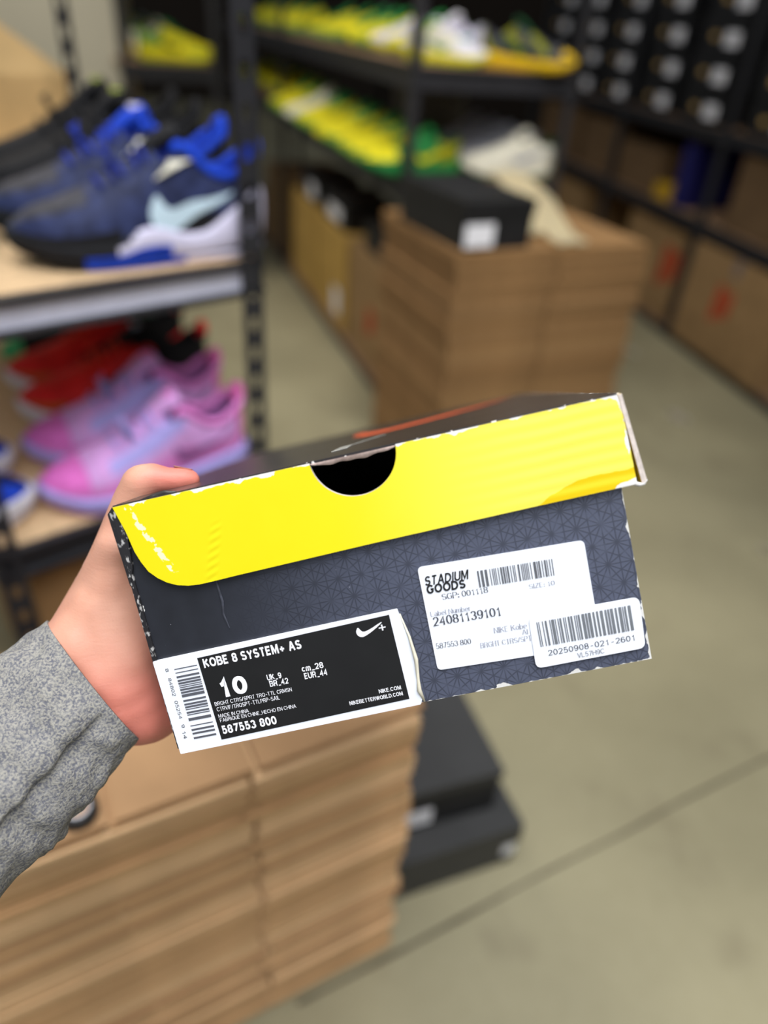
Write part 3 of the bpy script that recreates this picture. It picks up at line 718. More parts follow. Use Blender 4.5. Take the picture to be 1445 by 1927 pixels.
# open carton behind the black sneakers, one flap standing up
q0 = P1+V1*0.80-U1*0.025; a_ = math.atan2(-U1.y, -U1.x)
bx0 = q0+U1*0.42
fl = [(0, [(0.0, 0.0, 0.168), (0.40, 0.0, 0.168), (0.14, 0.12, 0.37), (0.02, 0.12, 0.37)], (0, 0.004, 0.001))]
ct = carton('open brown carton with a flap standing up behind the black sneakers', (bx0.x, bx0.y, ZU+0.004), a_, 0.40, 0.14, 0.168, mat('warm_cardboard', (214, 178, 122), 0.8, 0.08, 10), flap=fl)

# ------------------------------------------------------------------ the held shoebox
BM_ = Matrix(((0.9535, 0.0395, -0.2988), (0.0943, 0.9025, 0.4203), (0.2862, -0.4289, 0.8568))).to_4x4()
BM_.translation = Vector((-0.0862, 0.2095, 0.9569))
Lp = lambda x, y, z: BM_ @ Vector((x, y, z))
BW, BH, BDp = 0.222, 0.119, 0.30
hb = thing('shoebox', 'worn black shoebox with yellow lid front held up in a hand', 'box', matrix=BM_)
def edge_wear(n, c, edges, width, sc, white):
    """scuffed board showing along edges; edges = list of (axis, value)"""
    x = n.xyz(n.obj()); d = None
    for ax, v in edges:
        e = n.math('ABSOLUTE', n.math('SUBTRACT', x[ax], v)); d = e if d is None else n.math('MINIMUM', d, e)
    th = n.math('MULTIPLY', n.ss(n.noise(sc, 4), 0.45, 0.75), width)
    return n.mix(n.math('LESS_THAN', d, th), c, white)
def box_front_mat():
    n = NT('printed_black_card', 0.38, 0.5)
    x = n.xyz(n.obj()); a = 0.0108
    # triangle lattice: lines in six directions through common nodes
    def fam(deg, s):
        ca, sa = math.cos(math.radians(deg)), math.sin(math.radians(deg))
        v = n.math('ADD', n.math('MULTIPLY', x[0], ca/s), n.math('MULTIPLY', x[2], sa/s))
        return n.math('MULTIPLY', n.math('ABSOLUTE', n.math('SUBTRACT', n.math('FRACT', n.math('ADD', v, 100.5)), 0.5)), s)
    d = None
    for deg in (90, 30, 150):
        f = fam(deg, a*math.sqrt(3)/2); d = f if d is None else n.math('MINIMUM', d, f)
    for deg in (0, 60, 120):
        d = n.math('MINIMUM', d, fam(deg, a/2))
    keep = n.ss(n.noise(150, 1), 0.36, 0.5)
    line = n.math('MULTIPLY', n.math('SUBTRACT', 1.0, n.ss(d, 0.00012, 0.00042)), n.math('ADD', 0.45, n.math('MULTIPLY', keep, 0.55)))
    line = n.math('MULTIPLY', line, n.ss(x[0], 0.030, 0.075))
    c = n.mix(n.ss(x[0], 0.02, 0.14), lin(26, 27, 31), lin(80, 85, 103))  # plain black at left; reflected sheen painted bluish grey towards the right
    c = n.mix(n.math('MULTIPLY', n.noise(70, 4), 0.25), c, lin(78, 82, 96))
    c = n.mix(n.math('MULTIPLY', line, 0.52), c, lin(30, 31, 39))
    sp = n.math('GREATER_THAN', n.noise(420, 2), 0.775)
    c = n.mix(n.math('MULTIPLY', sp, 0.5), c, lin(190, 190, 200))
    c = edge_wear(n, c, ((0, -0.001), (0, BW), (2, 0.0)), 0.0022, 120, lin(214, 212, 208))
    n.color(c); n.bump(line, 0.15, 0.0003); return n.m
BOXF = box_front_mat()
def yellow_mat():
    n = NT('yellow_lid_card', 0.42, 0.4)
    c = n.mix(n.noise(60, 3), lin(231, 214, 6), lin(235, 219, 18))
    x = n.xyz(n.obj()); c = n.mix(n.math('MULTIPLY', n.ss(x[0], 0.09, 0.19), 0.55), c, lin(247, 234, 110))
    # rubbed area at the lower right corner and along the folded left curve
    c = edge_wear(n, c, ((2, BH), (0, 0.2268)), 0.0024, 110, lin(240, 238, 234))
    dl = n.math('SUBTRACT', x[0], n.math('ADD', 0.0062, n.math('MULTIPLY', n.math('SUBTRACT', BH, x[2]), 0.42)))
    band = n.math('MULTIPLY', n.math('LESS_THAN', n.math('ABSOLUTE', dl), 0.0017), n.math('GREATER_THAN', n.noise(230, 5), 0.53))
    band = n.math('MULTIPLY', band, n.math('GREATER_THAN', x[2], 0.0845))
    c = n.mix(n.math('MULTIPLY', band, 0.85), c, lin(244, 240, 206))
    # ink worn to deeper gold along the lower right edge
    zz = n.math('ADD', x[2], n.math('MULTIPLY', n.noise(90, 3), 0.004))
    gold_ = n.math('MULTIPLY', n.math('LESS_THAN', zz, n.math('ADD', 0.0765, n.math('MULTIPLY', n.ss(x[0], 0.165, 0.21), 0.0130))), n.math('GREATER_THAN', x[0], 0.172))
    c = n.mix(gold_, c, lin(232, 198, 0))
    cw = n.math('MULTIPLY', n.math('LESS_THAN', n.math('ADD', n.math('MULTIPLY', n.math('SUBTRACT', 0.228, x[0]), 0.35), n.math('SUBTRACT', x[2], 0.080)), n.math('MULTIPLY', n.noise(170, 4), 0.0075)), n.math('GREATER_THAN', x[0], 0.2))
    c = n.mix(cw, c, lin(232, 230, 228))
    n.color(c)
    ribs = n.math('MULTIPLY', n.math('SINE', n.math('MULTIPLY', n.math('ADD', x[2], n.math('MULTIPLY', n.noise(25, 2), 0.002)), 1150)), n.ss(x[0], 0.14, 0.2))
    dent = n.math('MULTIPLY', n.math('MULTIPLY', n.math('SINE', n.math('MULTIPLY', n.math('ADD', x[2], n.math('MULTIPLY', x[0], -0.35)), 1800)), n.ss(n.math('ABSOLUTE', n.math('SUBTRACT', x[0], n.math('ADD', 0.0405, n.math('MULTIPLY', n.math('SUBTRACT', x[2], 0.09), 0.35)))), 0.004, 0.0)), n.ss(x[2], 0.106, 0.098))
    n.bump(n.math('ADD', ribs, n.math('MULTIPLY', dent, 1.3)), 0.16, 0.0006)
    return n.m
YEL = yellow_mat()
def top_mat():
    n = NT('black_lid_top', 0.28, 0.5); c = n.mix(n.noise(20, 4), lin(34, 32, 33), lin(56, 52, 52))
    c = n.mix(n.math('GREATER_THAN', n.noise(300, 3, stretch=(1, 0.25, 1)), 0.74), c, lin(150, 148, 150))
    c = edge_wear(n, c, ((0, 0.0007), (0, 0.227), (1, -0.004)), 0.0015, 220, lin(220, 216, 212)); n.color(c); return n.m
TOPM = top_mat()
EDGE = mat('raw_board_edge', (206, 194, 186), 0.9, 0.12, 400, 0.1)
INNER = mat('box_inside', (44, 24, 20), 0.9, 0.3, 30, 0.1)
def worn_side():
    n = NT('worn_black_side', 0.5, 0.4); xs_ = n.xyz(n.obj()); n.color(n.mix(n.math('MULTIPLY', n.ss(n.noise(620, 4, stretch=(1, 0.3, 0.5)), 0.54, 0.66), n.ss(xs_[1], 0.022, 0.004)), lin(34, 33, 36), lin(176, 174, 172))); return n.m
SIDE = worn_side()
NC, NR = 0.1112, 0.0192
def notch_arc(r, z0, n=28, rev=False):
    pts = [(NC+r*math.cos(math.pi+math.pi*k/n), z0+r*math.sin(math.pi+math.pi*k/n)*0.965) for k in range(n+1)]
    return pts[::-1] if rev else pts
# body: front board with the thumb notch, other boards, open top
bm = B(); out = [(0, 0), (BW, 0), (BW, BH-0.003)] + notch_arc(NR, BH-0.003, rev=True) + [(0, BH-0.003)]
prism(bm, [(x, 0.0, z) for x, z in out], (0, 0.002, 0), 0)
box(bm, (0.001, 0.003, 0), (BW-0.001, BDp-0.003, 0.002), 1)
box(bm, (-0.0022, -0.0012, 0.0005), (0.0, BDp, BH-0.002), 2)
box(bm, (BW-0.002, 0.002, 0), (BW, BDp, BH-0.003), 1); box(bm, (0.001, BDp-0.002, 0.002), (BW-0.002, BDp, BH-0.003), 1)
body = obj('body', bm, [BOXF, BLK, SIDE, INNER], hb)
for f in body.data.polygons:
    c = f.center
    if f.material_index == 1 and 0.003 < c.x < BW-0.003 and c.y > 0.004 and 0.001 < c.z < BH-0.01: f.material_index = 3
bm = B(); box(bm, (0.004, 0.035, 0.002), (BW-0.004, BDp-0.01, 0.070), 0, 0.01)
obj('tissue_paper', bm, mat('dark_tissue', (60, 26, 18), 0.9, 0.3, 60, 0.1, 0, 0.4), hb, True)
# crease down the body front
bm = B(); tube(bm, [(0.0368, -0.0002, 0.0765), (0.0373, -0.0003, 0.066), (0.0362, -0.0003, 0.060), (0.0372, -0.0002, 0.053)], [0.0004, 0.0006, 0.0005, 0.0002], 6)
obj('crease', bm, mat('scuffed_crease', (62, 64, 74), 0.6, 0.3, 300), body)
# lid
lz = BH+0.0008; y0, y1 = -0.0036, -0.0006
lid = bpy.data.objects.new('lid', None); lid.empty_display_size = 0.02; link(lid, hb)
bm = B()
nv = 24
prism(bm, [(0.0007, -0.0030, lz-0.0022), (0.227, -0.0030, lz-0.0022), (0.227, BDp, lz-0.0022), (0.0007, BDp, lz-0.0022)], (0, 0, 0.0022), 0)
for (lo, hi) in (((0.0007, BDp-0.002, 0.080), (0.227, BDp, lz-0.0022)),): box(bm, lo, hi, 0)
lt = obj('lid_top', bm, TOPM, hb); 
bpy.data.objects.remove(lid)
lid_front = [(0.0007, lz-0.0006)] + notch_arc(NR, lz-0.0006) + [(0.2268, lz-0.0006), (0.2279, 0.0802), (0.1800, 0.0797), (0.1109, 0.0787), (0.0480, 0.0772), (0.0362, 0.0768), (0.0300, 0.0767), (0.0250, 0.0772), (0.0200, 0.0785), (0.0158, 0.0806), (0.0120, 0.0836), (0.0087, 0.0874), (0.0065, 0.0925), (0.0050, 0.0975), (0.0036, 0.1070)]
bm = B(); prism(bm, [(x, y0, z) for x, z in lid_front], (0, y1-y0, 0))
lf = obj('lid_front', bm, [YEL, EDGE], hb, label='yellow lid front with half round thumb notch')
for f in lf.data.polygons:
    if abs(f.normal.y) < 0.5: f.material_index = 1
# torn paper strip above the notch
bm = B(); prev = None
for k in range(25):
    u = k/24; x = NC-NR*0.98+2*NR*0.98*u; s_ = 0.0004+0.0022*math.sin(math.pi*u)**0.5*(0.75+0.5*noise.noise(Vector((u*7, 2, 0))))
    row = [bm.verts.new((x, -0.0031-0.0012*math.sin(math.pi*u), lz-0.0010)), bm.verts.new((x, -0.0034, lz-0.0010-s_)), bm.verts.new((x, -0.0018, lz-0.0012-s_))]
    if prev:
        for i in (0, 1): bm.faces.new((prev[i], row[i], row[i+1], prev[i+1]))
    prev = row
obj('torn_edge', bm, mat('torn_board', (214, 190, 182), 0.9, 0.12, 500, 0.1), lt, True, label='torn pinkish board edge above the notch')
# right lid flap splayed outward, left lid flap folded tight
bm = B(); P_ = [(0.2262, lz-0.0004), (0.2278, lz-0.0004), (0.2320, 0.0815), (0.2312, 0.0800), (0.2298, 0.0803)]
prism(bm, [(x, -0.0040, z) for x, z in P_], (0, BDp, 0), 0)
rf = obj('lid_flap', bm, [mat('yellow_flap', (226, 190, 40), 0.6, 0.1, 50), EDGE], hb)
for f in rf.data.polygons:
    if f.normal.y < -0.5: f.material_index = 1
bm = B(); tube(bm, [(0.2318, -0.0030, 0.0815), (0.2306, -0.0032, 0.0798), (0.2288, -0.0034, 0.0797), (0.2270, -0.0036, 0.0806)], 0.0009, 8)
obj('worn_corner', bm, mat('bare_board', (226, 222, 218), 0.9, 0.08, 300), rf, True)
bm = B(); prism(bm, [(-0.0024, -0.0036, 0.1165), (0.0004, -0.0036, lz-0.0006), (0.0034, -0.0024, 0.107), (0.0010, -0.0016, 0.09), (-0.0024, -0.0016, 0.082)], (0, 0.16, 0), 0)
lfl = obj('lid_flap', bm, SIDE, hb)
# fold-over lump where the thumb presses the left of the lid
bm = B(); tube(bm, [(0.013, -0.002, lz-.0004), (0.019, 0.000, lz), (0.024, 0.001, lz+0.0003), (0.030, -0.001, lz-.0002)], [0.0004, 0.0012, 0.0013, 0.0004], 8)
obj('lid_wrinkle', bm, TOPM, lt, True)
# orange print and sticker on the lid top
ORG = mat('orange_print', (204, 84, 44), 0.5, 0.2, 120)
bm = B(); pr = []
for (o, i_) in swoosh_grid(22):
    row = [bm.verts.new((0.098+0.118*a, 0.135+0.125*b, lz+0.0002)) for a, b in (o, i_)]
    pr.append(row)
for p, q in zip(pr, pr[1:]):
    if (p[0].co-p[1].co).length > 1e-6 or (q[0].co-q[1].co).length > 1e-6: bm.faces.new((p[0], p[1], q[1], q[0]))
obj('printed_swoosh', bm, ORG, lt)
bm = B(); prism(bm, [(0.097, 0.036, lz+0.0001), (0.1045, 0.040, lz+0.0001), (0.1055, 0.064, lz+0.0001), (0.099, 0.060, lz+0.0001)], (0, 0, 0.0003))
prism(bm, [(0.105, 0.066, lz+0.0001), (0.1065, 0.066, lz+0.0001), (0.121, 0.098, lz+0.0001), (0.118, 0.096, lz+0.0001)], (0, 0, 0.0002))
obj('sticker_residue', bm, mat('grey_residue', (150, 148, 140), 0.6, 0.2, 200), lt)

# ------------------------------------------------------------------ labels and lettering (in the box's own x-z plane)
# lettering drawn as thick strokes: each glyph is (advance, strokes); cap height 1
def _arc(cx, cy, rx, ry, a0, a1, n=10): return [(cx+rx*math.cos(math.radians(a0+(a1-a0)*k/n)), cy+ry*math.sin(math.radians(a0+(a1-a0)*k/n))) for k in range(n+1)]
def _oval(x0, y0, x1, y1): return _arc((x0+x1)/2, (y0+y1)/2, (x1-x0)/2, (y1-y0)/2, 90, 450, 24)
G_ = {
 'A': (.70, [[(0, 0), (.31, 1), (.39, 1), (.70, 0)], [(.13, .30), (.57, .30)]]),
 'B': (.62, [[(0, 0), (0, 1), (.32, 1)]+_arc(.32, .76, .25, .24, 90, -90)+[(0, .52)], [(0, .52), (.34, .52)]+_arc(.34, .26, .28, .26, 90, -90)+[(0, 0)]]),
 'C': (.68, [_arc(.36, .5, .36, .5, 38, 322, 20)]),
 'D': (.66, [[(0, 0), (0, 1), (.24, 1)]+_arc(.24, .5, .42, .5, 90, -90, 14)+[(0, 0)]]),
 'E': (.54, [[(.54, 1), (0, 1), (0, 0), (.54, 0)], [(0, .52), (.48, .52)]]),
 'F': (.52, [[(.52, 1), (0, 1), (0, 0)], [(0, .50), (.44, .50)]]),
 'G': (.70, [_arc(.37, .5, .37, .5, 40, 320, 20)+[(.68, .46), (.40, .46)]]),
 'H': (.62, [[(0, 0), (0, 1)], [(.62, 0), (.62, 1)], [(0, .52), (.62, .52)]]),
 'I': (.06, [[(.03, 0), (.03, 1)]]),
 'K': (.62, [[(0, 0), (0, 1)], [(.58, 1), (.04, .42)], [(.20, .58), (.62, 0)]]),
 'L': (.50, [[(0, 1), (0, 0), (.50, 0)]]),
 'M': (.78, [[(0, 0), (0, 1), (.07, 1), (.39, .10), (.71, 1), (.78, 1), (.78, 0)]]),
 'N': (.62, [[(0, 0), (0, 1), (.05, 1), (.57, 0), (.62, 0), (.62, 1)]]),
 'O': (.76, [_oval(0, 0, .76, 1)]),
 'P': (.60, [[(0, 0), (0, 1), (.32, 1)]+_arc(.32, .73, .28, .27, 90, -90)+[(0, .46)]]),
 'Q': (.76, [_oval(0, 0, .76, 1), [(.46, .24), (.74, -.04)]]),
 'R': (.62, [[(0, 0), (0, 1), (.34, 1)]+_arc(.34, .74, .26, .26, 90, -90)+[(0, .48)], [(.34, .48), (.50, .40), (.56, .0)]]),
 'S': (.60, [_arc(.30, .75, .27, .25, 25, 250, 12)+_arc(.31, .25, .29, .25, 70, -160, 12)]),
 'T': (.60, [[(0, 1), (.60, 1)], [(.30, 1), (.30, 0)]]),
 'U': (.62, [[(0, 1), (0, .31)]+_arc(.31, .31, .31, .31, 180, 360, 12)+[(.62, 1)]]),
 'V': (.64, [[(0, 1), (.30, 0), (.34, 0), (.64, 1)]]),
 'W': (.94, [[(0, 1), (.21, 0), (.26, 0), (.45, 1), (.49, 1), (.68, 0), (.73, 0), (.94, 1)]]),
 'X': (.62, [[(0, 0), (.62, 1)], [(0, 1), (.62, 0)]]),
 'Y': (.62, [[(0, 1), (.31, .42), (.62, 1)], [(.31, .42), (.31, 0)]]),
 'Z': (.58, [[(0, 1), (.56, 1), (0, 0), (.58, 0)]]),
 '0': (.54, [_oval(0, 0, .54, 1)]),
 '1': (.44, [[(.04, .74), (.20, .80), (.28, 1), (.28, 0)]]),
 '2': (.54, [_arc(.27, .72, .26, .28, 170, -40, 12)+[(0, 0), (.54, 0)]]),
 '3': (.54, [_arc(.26, .75, .24, .25, 165, -90, 12), _arc(.27, .26, .27, .26, 90, -165, 12)]),
 '4': (.56, [[(.42, 0), (.42, 1), (0, .30), (.56, .30)]]),
 '5': (.54, [[(.50, 1), (.09, 1), (.04, .46)]+_arc(.26, .32, .27, .32, 135, -155, 14)]),
 '6': (.54, [_oval(0, 0, .54, .60), [(.01, .30)]+_arc(.28, .52, .27, .48, 180, 40, 10)]),
 '7': (.54, [[(0, 1), (.53, 1), (.17, 0)]]),
 '8': (.54, [_oval(.03, .52, .51, 1), _oval(0, 0, .54, .52)]),
 '9': (.54, [_oval(0, .40, .54, 1), [(.53, .70)]+_arc(.26, .48, .27, .48, 0, -140, 10)]),
 '+': (.62, [[(0, .36), (.62, .36)], [(.31, .02), (.31, .70)]]), '-': (.40, [[(0, .38), (.40, .38)]]), '_': (.46, [[(0, -.10), (.46, -.10)]]),
 '/': (.34, [[(0, 0), (.34, 1)]]), '.': (.06, [[(.03, 0), (.03, .07)]]), ':': (.06, [[(.03, 0), (.03, .1)], [(.03, .5), (.03, .6)]]),
 'c': (.46, [_arc(.25, .35, .25, .35, 45, 315, 14)]), 'm': (.72, [[(0, 0), (0, .70)], [(0, .45)]+_arc(.18, .5, .18, .2, 180, 0, 8)+[(.36, 0)], [(.36, .45)]+_arc(.54, .5, .18, .2, 180, 0, 8)+[(.72, 0)]]),
 'a': (.46, [_arc(.24, .5, .20, .2, 160, 0, 8)+[(.44, 0)], _oval(0, 0, .44, .42)]), 'b': (.48, [[(0, 0), (0, 1)], _oval(0, 0, .48, .68)]), 'e': (.48, [[(.02, .36), (.46, .36)]+_arc(.24, .35, .24, .35, 0, 310, 14)]),
 'l': (.06, [[(.03, 0), (.03, 1)]]), 'o': (.48, [_oval(0, 0, .48, .70)]), 'r': (.32, [[(0, 0), (0, .70)], [(0, .42)]+_arc(.20, .46, .20, .24, 180, 50, 6)]), 'u': (.44, [[(0, .70), (0, .22)]+_arc(.22, .22, .22, .22, 180, 360, 8)+[(.44, .70)], [(.44, .3), (.44, 0)]]),
 ' ': (.20, [])}
def text_into(bm, s, x, z, w, h, y, ang=0.0, bold=0.0, shear=0.0, mono=False, serif=False):
    wt = 0.12+2.3*bold; pen = 0.0; tris = []
    def ribbon(pts):
        P = [Vector(p) for p in pts]
        closed = (P[0]-P[-1]).length < 1e-4
        n = len(P); L, R = [], []
        for i in range(n):
            a = P[i]-P[i-1] if i > 0 else (P[0]-P[-2] if closed else P[1]-P[0])
            b = P[i+1]-P[i] if i < n-1 else (P[1]-P[0] if closed else a)
            if a.length < 1e-6: a = b
            if b.length < 1e-6: b = a
            a, b = a.normalized(), b.normalized(); t = (a+b)
            t = t.normalized() if t.length > 1e-3 else a
            nn = Vector((-t.y, t.x)); k = 1/max(0.45, abs(nn.dot(Vector((-a.y, a.x)))))
            ww = wt*(0.34+0.86*abs(t.y)**1.2) if serif else wt*(1.0 if abs(t.y) > .5 else .86)
            L.append(P[i]+nn*ww*0.5*k); R.append(P[i]-nn*ww*0.5*k)
        if not closed:
            e = wt*(0.0 if serif else 0.0)
            L[0] = L[0]-(P[1]-P[0]).normalized()*e; R[0] = R[0]-(P[1]-P[0]).normalized()*e
        return [(L[i], R[i], R[i+1], L[i+1]) for i in range(n-1)]
    quads = []
    for ch in s:
        adv, st = G_[ch]; sx = 1.0
        if mono: off = pen+(0.62-adv)/2
        else: off = pen+wt/2
        for pl in st:
            y_ = lambda v: (wt*0.45 + v*(1-wt*0.9)) if not serif else v*(1-wt*.3)+wt*.15
            q = [(off+px_, y_(py_)) for px_, py_ in pl]
            # keep flat stroke ends on the base and cap lines
            if len(q) > 1:
                for i_, j_ in ((0, 1), (-1, -2)):
                    if abs(q[i_][0]-q[j_][0]) < 0.45*abs(q[i_][1]-q[j_][1]):
                        if abs(pl[i_][1]) < 1e-6: q[i_] = (q[i_][0], 0.0)
                        elif abs(pl[i_][1]-1) < 1e-6: q[i_] = (q[i_][0], 1.0)
            quads += ribbon(q)
            if serif:
                for i_, j_ in ((0, 1), (-1, -2)):
                    if len(q) > 1 and abs(q[i_][0]-q[j_][0]) < 0.3*abs(q[i_][1]-q[j_][1]):
                        cx_, cy_ = q[i_]; e = 0.12; t_ = 0.035
                        quads.append((Vector((cx_-e, cy_-t_)), Vector((cx_+e, cy_-t_)), Vector((cx_+e, cy_+t_)), Vector((cx_-e, cy_+t_))))
        pen += 0.80 if mono else adv+wt+(0.085 if ch != ' ' else 0.04)
    x0 = min((v.x for q in quads for v in q)); x1 = max((v.x for q in quads for v in q))
    ca, sa = math.cos(math.radians(ang)), math.sin(math.radians(ang))
    for q in quads:
        vs = []
        for v in q:
            a = (v.x-x0)/(x1-x0)*w+shear*v.y*h*0.6; b = v.y*h
            vs.append(bm.verts.new((x+a*ca-b*sa, y, z+a*sa+b*ca)))
        try: bm.faces.new(vs)
        except ValueError: pass
def letters(name, items, y, m, parent):
    bm = B()
    for it in items: text_into(bm, *it[:5], y, **(it[5] if len(it) > 5 else {}))
    me = bpy.data.meshes.new(name)
    for f in bm.faces:
        f.normal_update()
        if f.normal.y > 0: f.normal_flip()
    bm.to_mesh(me); bm.free(); me.materials.append(m)
    return link(bpy.data.objects.new(name, me), parent)
def rounded(pts, r, n=6):
    out = []
    for i, p in enumerate(pts):
        a = Vector(pts[i-1])-Vector(p); b = Vector(pts[(i+1) % len(pts)])-Vector(p); p = Vector(p)
        s = p+a.normalized()*r; e = p+b.normalized()*r
        for k in range(n+1):
            u = k/n; out.append(tuple((1-u)**2*s+2*u*(1-u)*p+u*u*e))
    return out
def sticker(name, pts, ya, yb, m, parent, r=0.0, label=None):
    if r: pts = rounded(pts, r)
    bm = B(); prism(bm, [(x, ya, z) for x, z in pts], (0, yb-ya, 0)); return obj(name, bm, m, parent, label=label)
def bars(name, x0, x1, z0, z1, y, m, parent, seed, n, ang=0.0, vertical=True, gaps=()):
    """barcode: n modules; vertical bars run along z"""
    rg = random.Random(seed); bm = B(); L = (x1-x0) if vertical else (z1-z0); u = 0.0; mod = L/n
    ca, sa = math.cos(math.radians(ang)), math.sin(math.radians(ang)); pos = 0.0
    while pos < L-mod*0.5:
        wb = mod*rg.choice((1, 1, 1, 2, 2, 3)); wb = min(wb, L-pos)
        if not any(a <= pos/L <= b for a, b in gaps):
            if vertical: q = [(pos, 0), (pos+wb, 0), (pos+wb, z1-z0), (pos, z1-z0)]
            else: q = [(0, pos), (x1-x0, pos), (x1-x0, pos+wb), (0, pos+wb)]
            vs = [bm.verts.new((x0+a*ca-b*sa, y, z0+a*sa+b*ca)) for a, b in q]; f = bm.faces.new(vs); f.normal_update()
            if f.normal.y > 0: f.normal_flip()
        pos += wb+mod*rg.choice((1, 1, 2, 2, 3))
    me = bpy.data.meshes.new(name); bm.to_mesh(me); bm.free(); me.materials.append(m)
    return link(bpy.data.objects.new(name, me), parent)
WL = mat('glossy_white_label', (236, 240, 250), 0.45, 0.015, 60, 0.4)
WHT = mat('white_ink', (240, 240, 246), 0.6, 0.02, 60, 0.3)
# size label at the lower left, wrapping off the bottom edge
SLp = [(-0.0021, 0.0450), (0.1150, 0.0464), (0.1172, 0.0300), (0.1174, 0.0030), (0.1158, -0.0002), (-0.0014, -0.0022)]
sl = sticker('size_label', SLp, -0.0016, -0.0002, WL, hb, 0.0006, 'white and black printed size label')
BP = mat('label_black', (26, 26, 27), 0.45, 0.08, 60, 0.4)
sticker('label_panel', [(0.0191, 0.0425), (0.1108, 0.0447), (0.1112, 0.0036), (0.0200, 0.0012)], -0.0018, -0.0016, BP, sl)
bd = dict(bold=0.05); bx_ = dict(bold=0.035)
letters('lettering', [
    ('KOBE 8 SYSTEM+ AS', 0.0213, 0.0372, 0.0470, 0.0045, bd), ('10', 0.0263, 0.0214, 0.0126, 0.0090, dict(bold=0.06)),
    ('UK_9', 0.0488, 0.0253, 0.0069, 0.0029, bx_), ('BR_42', 0.0493, 0.0221, 0.0090, 0.0029, bx_),
    ('cm_28', 0.0657, 0.0262, 0.0103, 0.0030, bx_), ('EUR_44', 0.0661, 0.0225, 0.0107, 0.0030, bx_),
    ('BRGHT CTRS/SPRT TRQ-TTL CRMSN', 0.0214, 0.0181, 0.0374, 0.0019, dict(bold=0.006)), ('CTRVIF/TRQSPT-TTLPRP-SAIL', 0.0217, 0.0153, 0.0306, 0.0020, dict(bold=0.006)),
    ('MADE IN CHINA', 0.0216, 0.0120, 0.0148, 0.0018, dict(bold=0.005)), ('FABRIQUE EN CHINE_HECHO EN CHINA', 0.0218, 0.0098, 0.0370, 0.0018, dict(bold=0.005)),
    ('587553 800', 0.0215, 0.0037, 0.0266, 0.0043, bd), ('NIKE.COM', 0.0982, 0.0090, 0.0104, 0.0019, bx_), ('NIKEBETTERWORLD.COM', 0.0836, 0.0060, 0.0252, 0.0019, bx_),
    ('+', 0.1049, 0.0378, 0.0032, 0.0046, dict(bold=0.005))], -0.0020, WHT, sl)
bm = B(); pr = []
for (o, i_) in swoosh_grid(24, True):
    pr.append([bm.verts.new((0.0946+0.0122*a, -0.0020, 0.0370+0.0052*b)) for a, b in (o, i_)])
for p, q in zip(pr, pr[1:]):
    try: bm.faces.new((p[0], p[1], q[1], q[0]))
    except ValueError: pass
bmesh.ops.remove_doubles(bm, verts=bm.verts, dist=1e-6); obj('swoosh', bm, WHT, sl)
bars('barcode', 0.0071, 0.0182, 0.0040, 0.0400, -0.0018, mat('faded_ink', (84, 86, 94), 0.6), sl, 11, 78, 0, False, ((0.19, 0.255),))
letters('barcode_digits', [('8', 0.0028, 0.0405, 0.0016, 0.0016, dict(ang=-90)), ('84802', 0.0028, 0.0357, 0.0090, 0.0016, dict(ang=-90, mono=True)), ('05254', 0.0028, 0.0243, 0.0090, 0.0016, dict(ang=-90, mono=True)), ('9', 0.0028, 0.0122, 0.0016, 0.0016, dict(ang=-90)), ('14', 0.0024, 0.0087, 0.0036, 0.0016, dict(ang=-90))], -0.0018, INK, sl)
# curled right end of the size label
bm = B(); tube(bm, [(0.1156, -0.0012, 0.0440), (0.1176, -0.0020, 0.0330), (0.1184, -0.0026, 0.0220), (0.1172, -0.0020, 0.0120), (0.1166, -0.0022, 0.0070), (0.1178, -0.0014, 0.0008)], [0.0003, 0.0006, 0.0009, 0.0007, 0.0011, 0.0004], 8)
obj('curled_edge', bm, mat('yellowed_edge', (214, 208, 188), 0.7, 0.1, 200), sl, True)
# consignment label
cl = sticker('consignment_label', [(0.1279, 0.0632), (0.2020, 0.0600), (0.2012, 0.0110), (0.1268, 0.0141)], -0.0008, -0.0001, WL, hb, 0.0022, 'white consignment label with barcode')
A3 = -2.4
letters('store_name', [('STADIUM', 0.1295, 0.0542, 0.0196, 0.0044, dict(ang=A3, bold=0.035, shear=0.28))], -0.0011, INK, cl)
letters('store_name', [('GOODS', 0.1296, 0.0503, 0.0176, 0.0042, dict(ang=A3, bold=0.05, shear=0.12))], -0.0011, INK, cl)
letters('number_print', [('24081139101', 0.1291, 0.0352, 0.0308, 0.0040, dict(ang=A3, bold=0.015, serif=True)), ('SGP: 001118', 0.1358, 0.0464, 0.0208, 0.0026, dict(ang=A3, serif=True)), ('587553 800', 0.1284, 0.0243, 0.0160, 0.0025, dict(ang=A3, serif=True))], -0.0011, mat('soft_ink', (74, 76, 84), 0.6), cl)
letters('fine_print', [('SIZE: 10', 0.1746, 0.0434, 0.0115, 0.0020, dict(ang=A3, serif=True)), ('Label Number', 0.1290, 0.0398, 0.0184, 0.0021, dict(ang=A3, serif=True)), ('NIKE Kobe', 0.1553, 0.0264, 0.0150, 0.0024, dict(ang=A3, serif=True)), ('Al', 0.1676, 0.0231, 0.0027, 0.0022, dict(ang=A3, serif=True)), ('BRGHT CTRS/SPT', 0.1480, 0.0207, 0.0232, 0.0023, dict(ang=A3, serif=True))], -0.0011, mat('pale_ink', (150, 152, 164), 0.6), cl)
bars('barcode', 0.1532, 0.1870, 0.0485, 0.0562, -0.0011, mat('barcode_ink', (92, 94, 100), 0.6), cl, 5, 92, A3, True)
